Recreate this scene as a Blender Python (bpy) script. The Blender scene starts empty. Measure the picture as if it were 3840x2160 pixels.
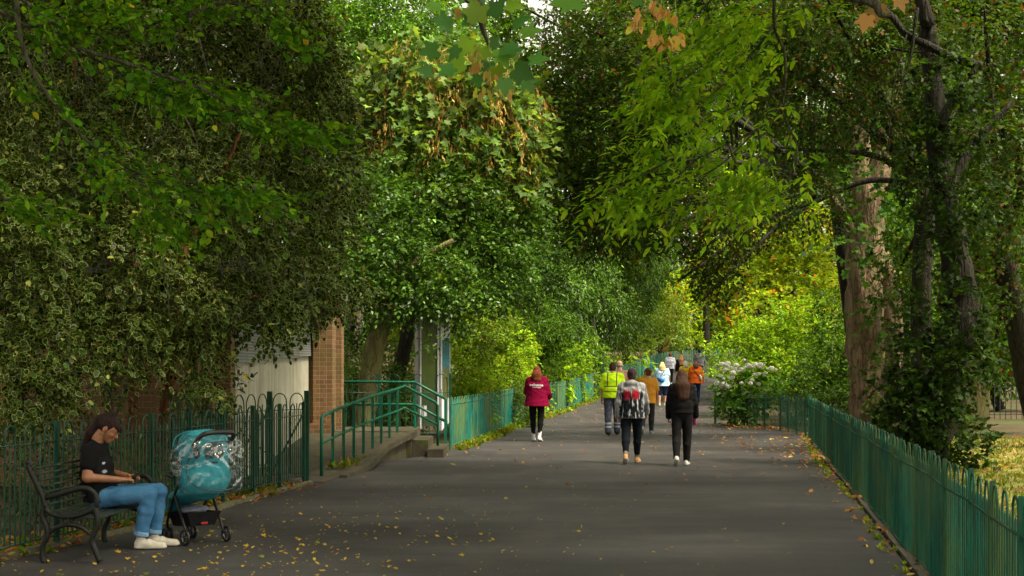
import bpy, math, random
import numpy as np
from mathutils import Vector, Matrix
from mathutils.bvhtree import BVHTree
SC = bpy.context.scene
COL = SC.collection
rnd = random.Random(7)
rng = np.random.default_rng(11)
R = math.radians

# ------------------------------------------------------------------ camera
F = 5333.0; HZ = 1383.0; CH = 1.65          # focal length in photo pixels, horizon row, eye height
cam_d = bpy.data.cameras.new('camera'); cam = bpy.data.objects.new('camera', cam_d); COL.objects.link(cam)
cam.location = (0, 0, CH); cam.rotation_euler = (R(90), 0, 0)
cam_d.lens = 50; cam_d.sensor_width = 36; cam_d.shift_y = 303/3840; cam_d.clip_end = 600
cam_d.dof.use_dof = True; cam_d.dof.focus_distance = 22; cam_d.dof.aperture_fstop = 13
SC.camera = cam
# ------------------------------------------------------------------ world, sun, exposure
SUN_EL, SUN_AZ = 57.0, 122.0                # elevation; azimuth clockwise from +Y (camera forward)
w = bpy.data.worlds.new('World'); SC.world = w; w.use_nodes = True
nt = w.node_tree; bg = nt.nodes['Background']
sky = nt.nodes.new('ShaderNodeTexSky'); sky.sky_type = 'NISHITA'; sky.sun_disc = False
sky.sun_elevation = R(SUN_EL); sky.sun_rotation = R(SUN_AZ); sky.dust_density = 4.0; sky.air_density = 1.0
hs = nt.nodes.new('ShaderNodeHueSaturation'); hs.inputs['Saturation'].default_value = 0.10
warm = nt.nodes.new('ShaderNodeMixRGB'); warm.blend_type = 'MULTIPLY'; warm.inputs[0].default_value = 1; warm.inputs[2].default_value = (1.0, .945, .77, 1)
nt.links.new(sky.outputs[0], hs.inputs['Color']); nt.links.new(hs.outputs[0], warm.inputs[1]); nt.links.new(warm.outputs[0], bg.inputs[0])
bg.inputs[1].default_value = 0.15
sd = bpy.data.lights.new('sun', 'SUN'); sun = bpy.data.objects.new('sun', sd); COL.objects.link(sun)
sd.energy = 3.0; sd.angle = R(12); sd.color = (1.0, 0.90, 0.68)
sv = Vector((math.sin(R(SUN_AZ))*math.cos(R(SUN_EL)), math.cos(R(SUN_AZ))*math.cos(R(SUN_EL)), math.sin(R(SUN_EL))))
sun.rotation_euler = sv.to_track_quat('Z', 'Y').to_euler(); sun.location = sv*60
SC.view_settings.view_transform = 'Standard'; SC.view_settings.look = 'None'
SC.view_settings.exposure = 1.42; SC.view_settings.gamma = 1.0
SC.render.engine = 'CYCLES'
cy = SC.cycles
cy.max_bounces = 6; cy.diffuse_bounces = 2; cy.glossy_bounces = 2; cy.transmission_bounces = 4; cy.transparent_max_bounces = 12
cy.use_denoising = True
cy.use_adaptive_sampling = True; cy.adaptive_threshold = 0.02
cy.sample_clamp_indirect = 4.0

# ------------------------------------------------------------------ layout helpers
def gz(y):
    if y < 30: return 0.0
    if y > 110: return 4.5e-4*80*80 + (y-110)*0.02
    return 4.5e-4*(y-30)**2
def gzv(y):
    y = np.asarray(y, float); c = np.clip(y-30, 0, 80)
    return 4.5e-4*c*c + np.clip(y-110, 0, None)*0.02
def W(px, py, d): return ((px-1920)/F*d, d, CH-(py-HZ)/F*d)
def G(px, d, up=0.0): return ((px-1920)/F*d, d, gz(d)+up)

# ------------------------------------------------------------------ object helpers
def tag(o, label=None, cat=None, group=None, kind=None):
    if label: o['label'] = label
    if cat: o['category'] = cat
    if group: o['group'] = group
    if kind: o['kind'] = kind
    return o
def empty(name, loc=(0,0,0), rz=0.0, label=None, cat=None, group=None):
    o = bpy.data.objects.new(name, None); COL.objects.link(o); o.location = loc; o.rotation_euler = (0,0,rz)
    o.empty_display_size = 0.1
    return tag(o, label, cat, group)
def raw(name, V, faces, mats, parent=None, smooth=False, fm=None, local=None):
    me = bpy.data.meshes.new(name)
    me.from_pydata([tuple(v) for v in V], [], [tuple(f) for f in faces])
    for m in (mats if isinstance(mats, (list,tuple)) else [mats]): me.materials.append(m)
    if fm is not None: me.polygons.foreach_set('material_index', list(fm))
    if smooth: me.polygons.foreach_set('use_smooth', [True]*len(me.polygons))
    me.update()
    o = bpy.data.objects.new(name, me); COL.objects.link(o)
    if parent is not None: o.parent = parent
    return o
class MB:
    """collects boxes, bars and tubes; build() links them as ONE mesh"""
    def __init__(s): s.V = []; s.F = []; s.M = []; s.mi = 0
    def add(s, V, Fc):
        b = len(s.V); s.V += [tuple(v) for v in V]; s.F += [tuple(i+b for i in f) for f in Fc]; s.M += [s.mi]*len(Fc); return s
    def box(s, lo, hi):
        x0,y0,z0 = lo; x1,y1,z1 = hi
        V = [(x0,y0,z0),(x1,y0,z0),(x1,y1,z0),(x0,y1,z0),(x0,y0,z1),(x1,y0,z1),(x1,y1,z1),(x0,y1,z1)]
        return s.add(V, [(0,3,2,1),(4,5,6,7),(0,1,5,4),(1,2,6,5),(2,3,7,6),(3,0,4,7)])
    def bar(s, a, b, wx, wy=None, up=(0,0,1)):
        """rectangular bar from a to b; wx across (horizontal), wy the other way"""
        a = Vector(a); b = Vector(b); d = (b-a).normalized(); u = Vector(up)
        if abs(d.dot(u)) > 0.95: u = Vector((0,1,0))
        if wy is None: wy = wx
        x = d.cross(u).normalized()*wx/2; y = x.cross(d).normalized()*wy/2
        V = [a-x-y, a+x-y, a+x+y, a-x+y, b-x-y, b+x-y, b+x+y, b-x+y]
        return s.add(V, [(0,3,2,1),(4,5,6,7),(0,1,5,4),(1,2,6,5),(2,3,7,6),(3,0,4,7)])
    def tube(s, pts, r, n=6, cap=True, closed=False, noise=0.0, seed=0, sx=1.0):
        P = [Vector(p) for p in pts]; k = len(P)
        rr = r if isinstance(r, (list,tuple)) else [r]*k
        V = []; Fc = []; ref = None; q = random.Random(seed)
        ph = [q.uniform(0,6.28) for _ in range(4)]
        for i in range(k):
            if closed: t = P[(i+1)%k]-P[i-1]
            else: t = P[min(i+1,k-1)]-P[max(i-1,0)]
            t = t.normalized() if t.length > 1e-9 else Vector((0,0,1))
            if ref is None:
                ref = Vector((1,0,0)) if abs(t.x) < 0.8 else Vector((0,1,0))
            ref = (ref - t*ref.dot(t))
            ref = ref.normalized() if ref.length > 1e-6 else Vector((0,1,0))
            b2 = t.cross(ref)
            for j in range(n):
                a = 2*math.pi*j/n
                nz = 1 + noise*(math.sin(3*a+ph[0]+i*.5)+0.6*math.sin(5*a+ph[1]-i*.8)+0.5*math.sin(2*a+i*1.3+ph[2])+.5*q.uniform(-1,1))
                V.append(P[i] + (ref*math.cos(a)*sx + b2*math.sin(a))*rr[i]*nz)
        m = k if closed else k-1
        for i in range(m):
            for j in range(n):
                Fc.append((i*n+j, i*n+(j+1)%n, ((i+1)%k)*n+(j+1)%n, ((i+1)%k)*n+j))
        if cap and not closed:
            Fc.append(tuple(range(n-1,-1,-1))); Fc.append(tuple((k-1)*n+j for j in range(n)))
        return s.add(V, Fc)
    def build(s, name, mats, parent=None, smooth=False):
        return raw(name, s.V, s.F, mats, parent, smooth, s.M)
def arc(c, r, a0, a1, n, ax=(1,0,0), ay=(0,0,1)):
    c = Vector(c); ax = Vector(ax); ay = Vector(ay)
    return [c + ax*r*math.cos(R(a0+(a1-a0)*i/n)) + ay*r*math.sin(R(a0+(a1-a0)*i/n)) for i in range(n+1)]
def curve(P, n=8):
    """Catmull-Rom through control points"""
    P = [Vector(p) for p in P]; Q = [2*P[0]-P[1]] + P + [2*P[-1]-P[-2]]; out = []
    for i in range(1, len(Q)-2):
        for j in range(n):
            t = j/n; a,b,c,d = Q[i-1],Q[i],Q[i+1],Q[i+2]
            out.append(0.5*((2*b)+(c-a)*t+(2*a-5*b+4*c-d)*t*t+(3*b-a-3*c+d)*t**3))
    out.append(P[-1]); return out

# ------------------------------------------------------------------ materials
def lin(c): return tuple(((v/255)/12.92 if v/255 <= .04045 else ((v/255+.055)/1.055)**2.4) for v in c)
class NT:
    def __init__(s, name):
        s.m = bpy.data.materials.new(name); s.m.use_nodes = True; s.t = s.m.node_tree
        s.b = s.t.nodes['Principled BSDF']; s.out = s.t.nodes['Material Output']
    def n(s, ty, **kw):
        o = s.t.nodes.new('ShaderNode'+ty)
        for k, v in kw.items(): setattr(o, k, v)
        return o
    def l(s, a, b): s.t.links.new(a, b)
    def coord(s, scale=(1,1,1), kind='Object', rot=(0,0,0)):
        c = s.n('TexCoord'); m = s.n('Mapping'); m.inputs['Scale'].default_value = scale; m.inputs['Rotation'].default_value = rot
        s.l(c.outputs[kind], m.inputs[0]); return m.outputs[0]
    def noise(s, vec, scale, detail=4, rough=.6):
        o = s.n('TexNoise'); o.inputs['Scale'].default_value = scale; o.inputs['Detail'].default_value = detail
        o.inputs['Roughness'].default_value = rough
        if vec is not None: s.l(vec, o.inputs['Vector'])
        return o.outputs['Fac']
    def ramp(s, fac, stops, interp='LINEAR'):
        o = s.n('ValToRGB'); cr = o.color_ramp; cr.interpolation = interp
        while len(cr.elements) < len(stops): cr.elements.new(0.5)
        for e, (p, c) in zip(cr.elements, stops):
            e.position = p; e.color = (*c, 1) if len(c) == 3 else c
        s.l(fac, o.inputs[0]); return o.outputs[0]
    def mix(s, fac, a, b, ty='MIX'):
        o = s.n('MixRGB', blend_type=ty)
        for i, v in ((0,fac),(1,a),(2,b)):
            if isinstance(v, (int,float)): o.inputs[i].default_value = v
            elif isinstance(v, tuple): o.inputs[i].default_value = (*v[:3],1)
            else: s.l(v, o.inputs[i])
        return o.outputs[0]
    def math(s, op, a, b=0.0, c=None):
        o = s.n('Math', operation=op)
        for i, v in enumerate((a,b) if c is None else (a,b,c)):
            if isinstance(v, (int,float)): o.inputs[i].default_value = v
            else: s.l(v, o.inputs[i])
        return o.outputs[0]
    def bump(s, h, strength=.5, dist=.01):
        o = s.n('Bump'); o.inputs['Strength'].default_value = strength; o.inputs['Distance'].default_value = dist
        s.l(h, o.inputs['Height']); s.l(o.outputs[0], s.b.inputs['Normal'])
    def fin(s, color=None, rough=.6, metal=0.0, spec=.5):
        if color is not None:
            if isinstance(color, tuple): s.b.inputs['Base Color'].default_value = (*color[:3],1)
            else: s.l(color, s.b.inputs['Base Color'])
        if isinstance(rough,(int,float)): s.b.inputs['Roughness'].default_value = rough
        else: s.l(rough, s.b.inputs['Roughness'])
        s.b.inputs['Metallic'].default_value = metal; s.b.inputs['Specular IOR Level'].default_value = spec
        return s.m
_simple = {}
def simple(name, c, rough=.7, c2=None, scale=8.0, bump=0.0, bscale=60.0, metal=0.0, spec=.5, stretch=(1,1,1)):
    if name in _simple: return _simple[name]
    t = NT(name); v = t.coord(stretch)
    c2 = c2 or tuple(x*.7 for x in c)
    col = t.ramp(t.noise(v, scale), [(.35, c2), (.65, c)])
    if bump: t.bump(t.noise(v, bscale, 3), bump, .01)
    _simple[name] = t.fin(col, rough, metal, spec); return _simple[name]
def leaf_mat(name, edge=None, rough=.5, trans=.36, thr=.70, spec=.15):
    t = NT(name)
    a = t.n('Attribute', attribute_name='col'); c = a.outputs['Color']
    if edge:
        m = t.math('GREATER_THAN', a.outputs['Alpha'], thr)
        lum = t.mix(1.0, c, edge, 'MULTIPLY')
        c = t.mix(m, c, edge)
    t.fin(c, rough, 0, spec)
    tr = t.n('BsdfTranslucent'); t.l(t.mix(1.0, c, (1.5,1.45,.6), 'MULTIPLY'), tr.inputs[0])
    ms = t.n('MixShader'); ms.inputs[0].default_value = trans
    t.l(t.b.outputs[0], ms.inputs[1]); t.l(tr.outputs[0], ms.inputs[2]); t.l(ms.outputs[0], t.out.inputs[0])
    return t.m
LEAF = leaf_mat('leaf'); GLOSSY = leaf_mat('glossy_leaf', rough=.38, trans=.25, spec=.25)
VARIEG = leaf_mat('cream_edged_leaf', edge=(.36,.40,.085), rough=.42, trans=.15, thr=.87, spec=.2)
def bark_mat(name, c1, c2, c3, sc=1.0, b=.8):
    t = NT(name); v = t.coord((1,1,.25))
    n1 = t.noise(v, 9*sc, 6, .65); n2 = t.noise(t.coord((1,1,.6)), 2.2, 3)
    col = t.mix(t.ramp(n2, [(.4,(0,0,0)),(.62,(1,1,1))]), t.ramp(n1, [(.35,c1),(.62,c2)]), c3)
    vo = t.n('TexVoronoi', feature='DISTANCE_TO_EDGE'); vo.inputs['Scale'].default_value = 8*sc; dn = t.n('TexNoise'); dn.inputs['Scale'].default_value = 6; dn.inputs['Detail'].default_value = 5; t.l(v, dn.inputs['Vector']); t.l(t.mix(.42, t.coord((1.6,1.6,.16)), dn.outputs['Color']), vo.inputs['Vector'])
    col = t.mix(t.ramp(vo.outputs[0], [(0,(.7,.7,.7)),(.09,(0,0,0))]), col, tuple(x*.45 for x in c1))
    t.bump(t.math('ADD', n1, t.ramp(vo.outputs[0], [(0,(0,0,0)),(.2,(1,1,1))])), b, .03)
    return t.fin(col, .9, 0, .2)
BARK = bark_mat('bark', (.05,.04,.03), (.13,.11,.08), (.08,.09,.04))
PALE_BARK = bark_mat('pale_bark', (.15,.09,.055), (.32,.22,.145), (.19,.145,.075), .55, 1.4)
RED_BARK = bark_mat('reddish_bark', (.13,.045,.02), (.26,.10,.05), (.16,.08,.04))
MOSS_BARK = bark_mat('mossy_bark', (.09,.075,.03), (.21,.18,.08), (.12,.13,.04), .6, .5)
DARK_BARK = bark_mat('dark_bark', (.012,.010,.008), (.035,.028,.02), (.02,.02,.012))
def green_metal(name, base, algae, amount, rust=.3, light=None):
    t = NT(name); v = t.coord((1,1,.12)); v2 = t.coord()
    col = t.ramp(t.noise(v2, 5), [(.3, tuple(x*.72 for x in base)), (.7, light or tuple(x*1.25 for x in base))])
    bars = t.noise(t.coord((9,9,.25)), 3.0, 3, .8); col = t.mix(t.ramp(bars, [(.38,(.85,.85,.85)),(.55,(0,0,0))]), col, tuple(x*.35 for x in base)); col = t.mix(t.ramp(bars, [(.60,(0,0,0)),(.72,(.6,.6,.6))]), col, tuple(min(1,x*1.8+.01) for x in base))
    sp = t.n('SeparateXYZ'); c = t.n('NewGeometry'); t.l(c.outputs['Position'], sp.inputs[0])
    st = t.ramp(t.noise(v, 14, 5, .7), [(.5-amount*.25,(0,0,0)),(.70,(1,1,1))])
    patch = t.ramp(t.noise(v2, .9, 2), [(.38,(0,0,0)),(.62,(1,1,1))])
    st = t.mix(1.0, st, patch, 'MULTIPLY')
    col = t.mix(t.math('MULTIPLY', st, amount), col, algae)
    r = t.ramp(t.noise(v, 40, 4, .7), [(.66,(0,0,0)),(.70,(1,1,1))])
    col = t.mix(t.math('MULTIPLY', r, rust), col, (.12,.06,.035))
    t.bump(t.noise(v2, 60), .25, .003)
    return t.fin(col, .42, 0, .28)
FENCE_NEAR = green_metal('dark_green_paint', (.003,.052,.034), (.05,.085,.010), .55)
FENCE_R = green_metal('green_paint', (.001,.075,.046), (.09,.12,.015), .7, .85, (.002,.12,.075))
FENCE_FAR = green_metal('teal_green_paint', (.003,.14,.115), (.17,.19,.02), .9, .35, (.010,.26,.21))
RAIL_GREEN = green_metal('rail_green_paint', (.001,.10,.058), (.07,.11,.02), .4, .5)

# ------------------------------------------------------------------ leaf clouds
OVAL = [(0,0),(.26,.22),(.34,.5),(.22,.8),(0,1.0),(-.22,.8),(-.34,.5),(-.26,.22)]
OVAL6 = [(0,0),(.27,.32),(.22,.72),(0,1.0),(-.22,.72),(-.27,.32)]
KITE = [(0,0),(.30,.45),(0,1.0),(-.30,.45)]
LANCE = [(0,0),(.15,.35),(.11,.7),(0,1.0),(-.11,.7),(-.15,.35)]
HOLLY = [(0,0),(.16,.10),(.30,.30),(.20,.46),(.30,.62),(.16,.78),(0,1.0),(-.16,.78),(-.30,.62),(-.20,.46),(-.30,.30),(-.16,.10)]
MAPLE = [(0,0),(.22,-.06),(.50,.05),(.36,.28),(.58,.62),(.28,.58),(.14,.72),(0,1.02),(-.14,.72),(-.28,.58),(-.58,.62),(-.36,.28),(-.50,.05),(-.22,-.06)]
MAPLE_BIG = [(0,0),(.14,-.10),(.30,-.12),(.36,-.03),(.50,.02),(.44,.12),(.40,.22),(.46,.34),(.62,.44),(.58,.52),(.60,.62),(.46,.60),(.34,.56),(.24,.60),(.24,.72),(.16,.80),(.08,.92),(0,1.04),
   (-.08,.92),(-.16,.80),(-.24,.72),(-.24,.60),(-.34,.56),(-.46,.60),(-.60,.62),(-.58,.52),(-.62,.44),(-.46,.34),(-.40,.22),(-.44,.12),(-.50,.02),(-.36,-.03),(-.30,-.12),(-.14,-.10)]
def nrm(a): return a/np.maximum(np.linalg.norm(a, axis=1, keepdims=True), 1e-9)
def leaf_mesh(name, parent, P, T, Nn, S, C, shape, mat, fold=.12, curl=.10):
    """P base points, T leaf direction, Nn normal, S length, C rgb: one mesh of leaves (fan: centre + outline)"""
    N = len(P)
    T = nrm(T); B = nrm(np.cross(Nn, T)); Nn = np.cross(T, B)
    sh = np.array(shape); k = len(sh)
    u = np.concatenate([[0], sh[:,0]]); v = np.concatenate([[.42], sh[:,1]])
    zz = np.abs(u)*fold*2 - curl*v*v
    S_ = S[:,None,None]
    V = P[:,None,:] + S_*(B[:,None,:]*u[None,:,None] + T[:,None,:]*v[None,:,None] + Nn[:,None,:]*zz[None,:,None])
    V = V.reshape(-1,3).astype(np.float32)
    i = np.arange(k); tri = np.stack([np.zeros(k,int), 1+i, 1+(i+1)%k], 1)
    Fx = (tri[None]+(np.arange(N)*(k+1))[:,None,None]).reshape(-1).astype(np.int32)
    me = bpy.data.meshes.new(name)
    me.vertices.add(N*(k+1)); me.vertices.foreach_set('co', V.ravel())
    me.loops.add(len(Fx)); me.loops.foreach_set('vertex_index', Fx)
    nf = N*k; me.polygons.add(nf); me.polygons.foreach_set('loop_start', np.arange(nf, dtype=np.int32)*3)
    at = me.color_attributes.new('col', 'FLOAT_COLOR', 'POINT')
    ca = np.ones((N, k+1, 4), np.float32); ca[:,:,:3] = C[:,None,:]; ca[:,0,3] = 0
    at.data.foreach_set('color', ca.ravel())
    me.materials.append(mat); me.update(calc_edges=True)
    o = bpy.data.objects.new(name, me); COL.objects.link(o)
    if parent is not None: o.parent = parent
    return o
def pick(pal, n, jit=.18):
    cs = np.array([c for c, _ in pal], float); wt = np.array([x for _, x in pal], float); wt /= wt.sum()
    gr = (cs[:,1:2] > cs[:,0:1]*1.02) & (cs[:,1:2] > cs[:,2:3]*1.2); ye_ = cs[:,0:1] > .58*cs[:,1:2]
    cs = np.where(gr & ye_, cs*np.array([.86,.95,.42]), np.where(gr, cs*np.array([1.22,1.0,.40]), cs))
    c = cs[rng.choice(len(cs), n, p=wt)]
    return np.clip(c*(1+rng.normal(0, jit, (n,1)))*(1+rng.normal(0, jit*.35, (n,3))), .001, .9)
def sprays(P0, U, L, k, size, pal, shape, spread=.9, droop=.25, flat=.7, szj=.2, twigjit=.22):
    """twigs at P0 with direction U: k leaves alternate along each. returns leaf arrays"""
    n = len(P0); U = nrm(U)
    side = nrm(np.cross(U, np.array([0,0,1.0])+rng.normal(0,.35,(n,3))))
    s = (np.arange(k)+.5)/k
    P = P0[:,None,:] + U[:,None,:]*(s*L)[None,:,None] + rng.normal(0, L*.05, (n,k,3))
    P[:,:,2] -= (s**2*L*droop)[None,:]
    sg = np.where(np.arange(k)%2==0, 1, -1)[None,:,None]
    T = U[:,None,:]*.6 + side[:,None,:]*sg*spread + rng.normal(0,.30,(n,k,3)); T[:,:,2] -= droop
    T[:,-1] = U + rng.normal(0,.2,(n,3))
    Nn = np.array([0,0,1.0])*flat + rng.normal(0,.42,(n,k,3)) + np.cross(side, U)[:,None,:]*.3
    S = size*(1+rng.normal(0,szj,(n,k))).clip(.45,1.6)
    C = pick(pal, n*k).reshape(n,k,3)*(1+rng.normal(0,twigjit,(n,1,1))).clip(.4,1.7)
    return P.reshape(-1,3), T.reshape(-1,3), Nn.reshape(-1,3), S.ravel(), C.reshape(-1,3)
def in_ell(n, c, r, lo=.55, hi=1.05, front=None):
    d = nrm(rng.normal(0,1,(n,3)))
    if front is not None:      # keep only the half towards the viewer's side (the rest is never looked at)
        d[:,1] = np.where(rng.random(n) < front, -np.abs(d[:,1]), d[:,1])
    # lumpy radius so that the outline is uneven
    ph = np.array(c)*1.7
    lump = 1 + .13*np.sin(d[:,0]*5+ph[0])+.11*np.sin(d[:,2]*6+ph[1]+d[:,1]*4)+.09*np.sin(d[:,1]*9+d[:,0]*7+ph[2])
    rad = (lo + (hi-lo)*rng.random(n)**.6)*lump
    return np.array(c)+d*rad[:,None]*np.array(r), d
def E(px, py, rx, ry, d, rd=None):
    """a clump: centre and half sizes measured in photo pixels at distance d, made a real ellipsoid"""
    x, y, z = W(px, py, d); a = rx/F*d; b = ry/F*d
    return (x, y, z), (a, rd if rd else max(.6, min(a, b)*1.0), b)
def crown(name, parent, clumps, size, pal, shape, mat=None, cover=2.6, k=7, L=None, lo=.45, front=.75, droop=.25, flat=.7, outward=.7, spread=.9, asp=.55, twigjit=.22, out=None):
    L = L or size*3.0; mat = mat or LEAF; acc = []
    for (c, r) in clumps:
        area = math.pi*r[0]*r[2]; nl = cover*area/(size*size*asp*.55); nt_ = max(3, int(nl/k))
        p, d = in_ell(nt_, c, r, lo, 1.0, front)
        u = d*outward + rng.normal(0,.5,(nt_,3)); u[:,2] -= droop
        acc.append(sprays(p, u, L, k, size, pal, shape, spread, droop, flat, twigjit=twigjit))
    A = [np.concatenate(x) for x in zip(*acc)]
    # nothing below the ground
    ok = A[0][:,2] > gzv(A[0][:,1])+.03
    A = [a[ok] for a in A]
    if out is not None: out.append(A); return None
    return leaf_mesh(name, parent, *A, shape, mat)
def branches(name, parent, paths, mat, n=7, smooth=True, noise=.06):
    m = MB()
    for i, (pts, r0, r1) in enumerate(paths):
        c = curve(pts, 6); k = len(c)
        m.tube(c, [r0+(r1-r0)*(j/(k-1)) for j in range(k)], n, noise=noise, seed=i+len(pts))
    return m.build(name, mat, parent, smooth)
exec_order = []
# ------------------------------------------------------------------ the setting: ground, path, lawn, ramp
def sheet(name, poly_rows, mat, up, xs=14):
    """poly_rows: list of (Y, xleft, xright); a sheet that follows the ground"""
    V = []; Fc = []
    for (y, a, b) in poly_rows:
        for i in range(xs+1):
            V.append((a+(b-a)*i/xs, y, gz(y)+up))
    n = xs+1
    for j in range(len(poly_rows)-1):
        for i in range(xs): Fc.append((j*n+i, j*n+i+1, (j+1)*n+i+1, (j+1)*n+i))
    o = raw(name, V, Fc, mat, None, True); o['kind'] = 'structure'; return o
def interp(pts, y):
    ys = [p[1] for p in pts]; xs = [p[0] for p in pts]
    return float(np.interp(y, ys, xs))
t = NT('soil_and_litter'); v = t.coord()
c = t.ramp(t.noise(v, 1.4, 5), [(.35,(.035,.025,.014)),(.6,(.075,.052,.028))])
c = t.mix(t.ramp(t.noise(v, 22, 4, .75), [(.55,(0,0,0)),(.66,(1,1,1))]), c, (.15,.085,.035))
c = t.mix(t.ramp(t.noise(v, .5, 3), [(.5,(0,0,0)),(.65,(1,1,1))]), c, (.05,.075,.02))
t.bump(t.noise(v, 30, 5), .8, .03); SOIL = t.fin(c, .95, 0, .2)
ysr = list(np.arange(-6, 30, 2.0))+list(np.arange(30, 112, 3.0))+[120,140,170,220,300]
sheet('ground', [(y, -90, 110) for y in ysr], SOIL, -.03, 40)
# asphalt
t = NT('asphalt'); v = t.coord()
big = t.noise(t.coord((.28,.6,1)), 1.0, 5, .6)  # uneven tone stretched into soft bands, tree shade put into the asphalt colour
c = t.ramp(big, [(.3,(.020,.0175,.018)),(.5,(.031,.028,.029)),(.72,(.052,.048,.051))])
fine = t.noise(v, 220, 3, .8)
c = t.mix(.8, c, t.ramp(fine, [(.35,(.4,.4,.4)),(.64,(1.8,1.76,1.7))]), 'MULTIPLY')
c = t.mix(t.ramp(t.noise(v, 90, 2, .9), [(.70,(0,0,0)),(.74,(1,1,1))]), c, (.17,.15,.12))
wv = t.noise(v, 1.1, 3)
sp = t.n('SeparateXYZ'); t.l(v, sp.inputs[0])
# a tarred seam that runs up the path
sx = t.math('SUBTRACT', sp.outputs[0], t.math('MULTIPLY', sp.outputs[1], .13)); sx = t.math('ADD', sx, t.math('MULTIPLY', wv, .12))
seam = t.ramp(t.math('ABSOLUTE', t.math('ADD', sx, 1.75)), [(0,(1,1,1)),(.022,(0,0,0))])
c = t.mix(t.math('MULTIPLY', seam, .55), c, (.022,.019,.018))
# patched slab on the nearer side
pt = t.ramp(t.noise(t.coord((1,.5,1)), .45, 2, .4), [(.52,(0,0,0)),(.53,(1,1,1))])
c = t.mix(t.math('MULTIPLY', pt, .38), c, (.035,.033,.034))
c = t.mix(t.ramp(t.noise(t.coord((1,.35,1)), 1.6, 4, .6), [(.5,(0,0,0)),(.75,(.5,.5,.5))]), c, (.085,.071,.062))
vc = t.n('TexVoronoi', feature='DISTANCE_TO_EDGE'); vc.inputs['Scale'].default_value = .38; t.l(t.mix(.12, v, t.n('TexNoise').outputs['Color']), vc.inputs['Vector'])
c = t.mix(t.ramp(vc.outputs[0], [(0,(.35,.35,.35)),(.005,(0,0,0))]), c, (.012,.011,.010))
t.bump(t.math('ADD', t.noise(v, 160, 3, .8), t.math('MULTIPLY', t.noise(v, 2, 2), .5)), .55, .006)
ASPH = t.fin(c, t.ramp(big, [(.3,(.72,)*3),(.7,(.52,)*3)]), 0, .38)
LEFT = [(-7.3,-4),(-6.0,4),(-4.95,9),(-4.42,12),(-3.43,16.6),(-3.36,17.5),(-2.92,20.4),(-2.72,21.4),(-2.60,23.0),(-2.45,25.2),(-1.75,26.6),(-1.30,28.1),(-1.22,29.2),(.12,40.7),(1.85,50),(3.6,60),(5.6,72),(8.0,86),(10.6,93),(12.6,95.2),(14.5,96.8),(20,98.6),(34,104)]
RIGHT = [(.35,-4),(1.5,4),(3.2,11.3),(4.9,21.3),(5.86,27.3),(7.08,34),(7.2,37.5),(6.15,40.5),(6.35,43),(7.1,49),(8.9,60),(10.3,72),(12.1,83),(14.4,88.5),(22,92.5),(40,97)]
rows = [(y, interp(LEFT, y), interp(RIGHT, y)) for y in sorted(set(list(np.arange(-4, 88, 1.0))+[16.6,20.4,21.4,26.6,28.1,37.5,40.5]+list(np.arange(88,103,1.0))))]
sheet('asphalt_path', rows, ASPH, 0.0, 10)
# kiosk forecourt beside the ramp
t = NT('mossy_concrete'); v = t.coord()
c = t.ramp(t.noise(v, 3, 5), [(.3,(.030,.024,.016)),(.65,(.070,.058,.040))])
c = t.mix(t.ramp(t.noise(v, 5, 6, .7), [(.52,(0,0,0)),(.62,(1,1,1))]), c, (.055,.065,.012)); t.bump(t.noise(v, 70, 4), .5, .01)
CONC = t.fin(c, .85, 0, .3)
FORE = simple('old_tarmac', (.050,.034,.026), .9, (.028,.021,.016), 3, .6, 80)
m = MB(); m.add([(-4.3,19.8,.004),(-2.7,20.6,.004),(-2.55,22.2,.004),(-2.5,23.5,.01),(-4.3,23.5,.01)], [(0,1,2,3,4)])
o = m.build('forecourt', FORE); o['kind'] = 'structure'; o.location.z = .004
# ramp with a side wall, platform, steps
ramp = empty('entrance_ramp', (-2.3, 26, 0), 0, 'concrete ramp with mossy side wall and three steps by the green handrails', 'ramp')
def off(V, o): return [(a-o[0], b-o[1], c-o[2]) for a, b, c in V]
RO = (-2.3,26,0)
m = MB(); A = [(-4.2,21.8,-.05),(-2.62,21.5,-.05),(-2.40,23.2,-.05),(-2.32,25.2,-.05),(-1.92,26.9,-.05),(-4.2,27.0,-.05)]
zt = [.012,.012,.09,.27,.45,.45]
T_ = [(a,b,z) for (a,b,_),z in zip(A,zt)]
m.add(off(A+T_, RO), [(6,7,8,9,10,11),(0,6,11,5),(0,1,7,6),(1,2,8,7),(2,3,9,8),(3,4,10,9),(4,5,11,10)]); m.build('slope', CONC, ramp)
m = MB()
for i in range(4):
    a = Vector(T_[1+i] if i < 4 else T_[4]); 
    if i < 3:
        b = Vector(T_[2+i]); m.bar(a-Vector(RO)+Vector((.07,0,-.02)), b-Vector(RO)+Vector((.07,0,-.02)), .12, .10)
m.build('side_kerb', CONC, ramp)
m = MB(); m.box((-4.2-RO[0],27.0-RO[1],-.05),(-1.88-RO[0],29.2-RO[1],.46)); m.build('platform', CONC, ramp)
for i in range(2):
    m = MB(); x0 = -1.88+.005; z = .31-.155*i
    m.box((x0+i*.30-RO[0],26.75-i*.35-RO[1],-.05),(x0+(i+1)*.30-RO[0],28.5-RO[1],z)); m.build('step', CONC, ramp)
m = MB(); m.box((-2.05-RO[0],26.62-RO[1],-.05),(-1.885-RO[0],26.99-RO[1],.40)); m.build('cheek_block', CONC, ramp)
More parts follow.
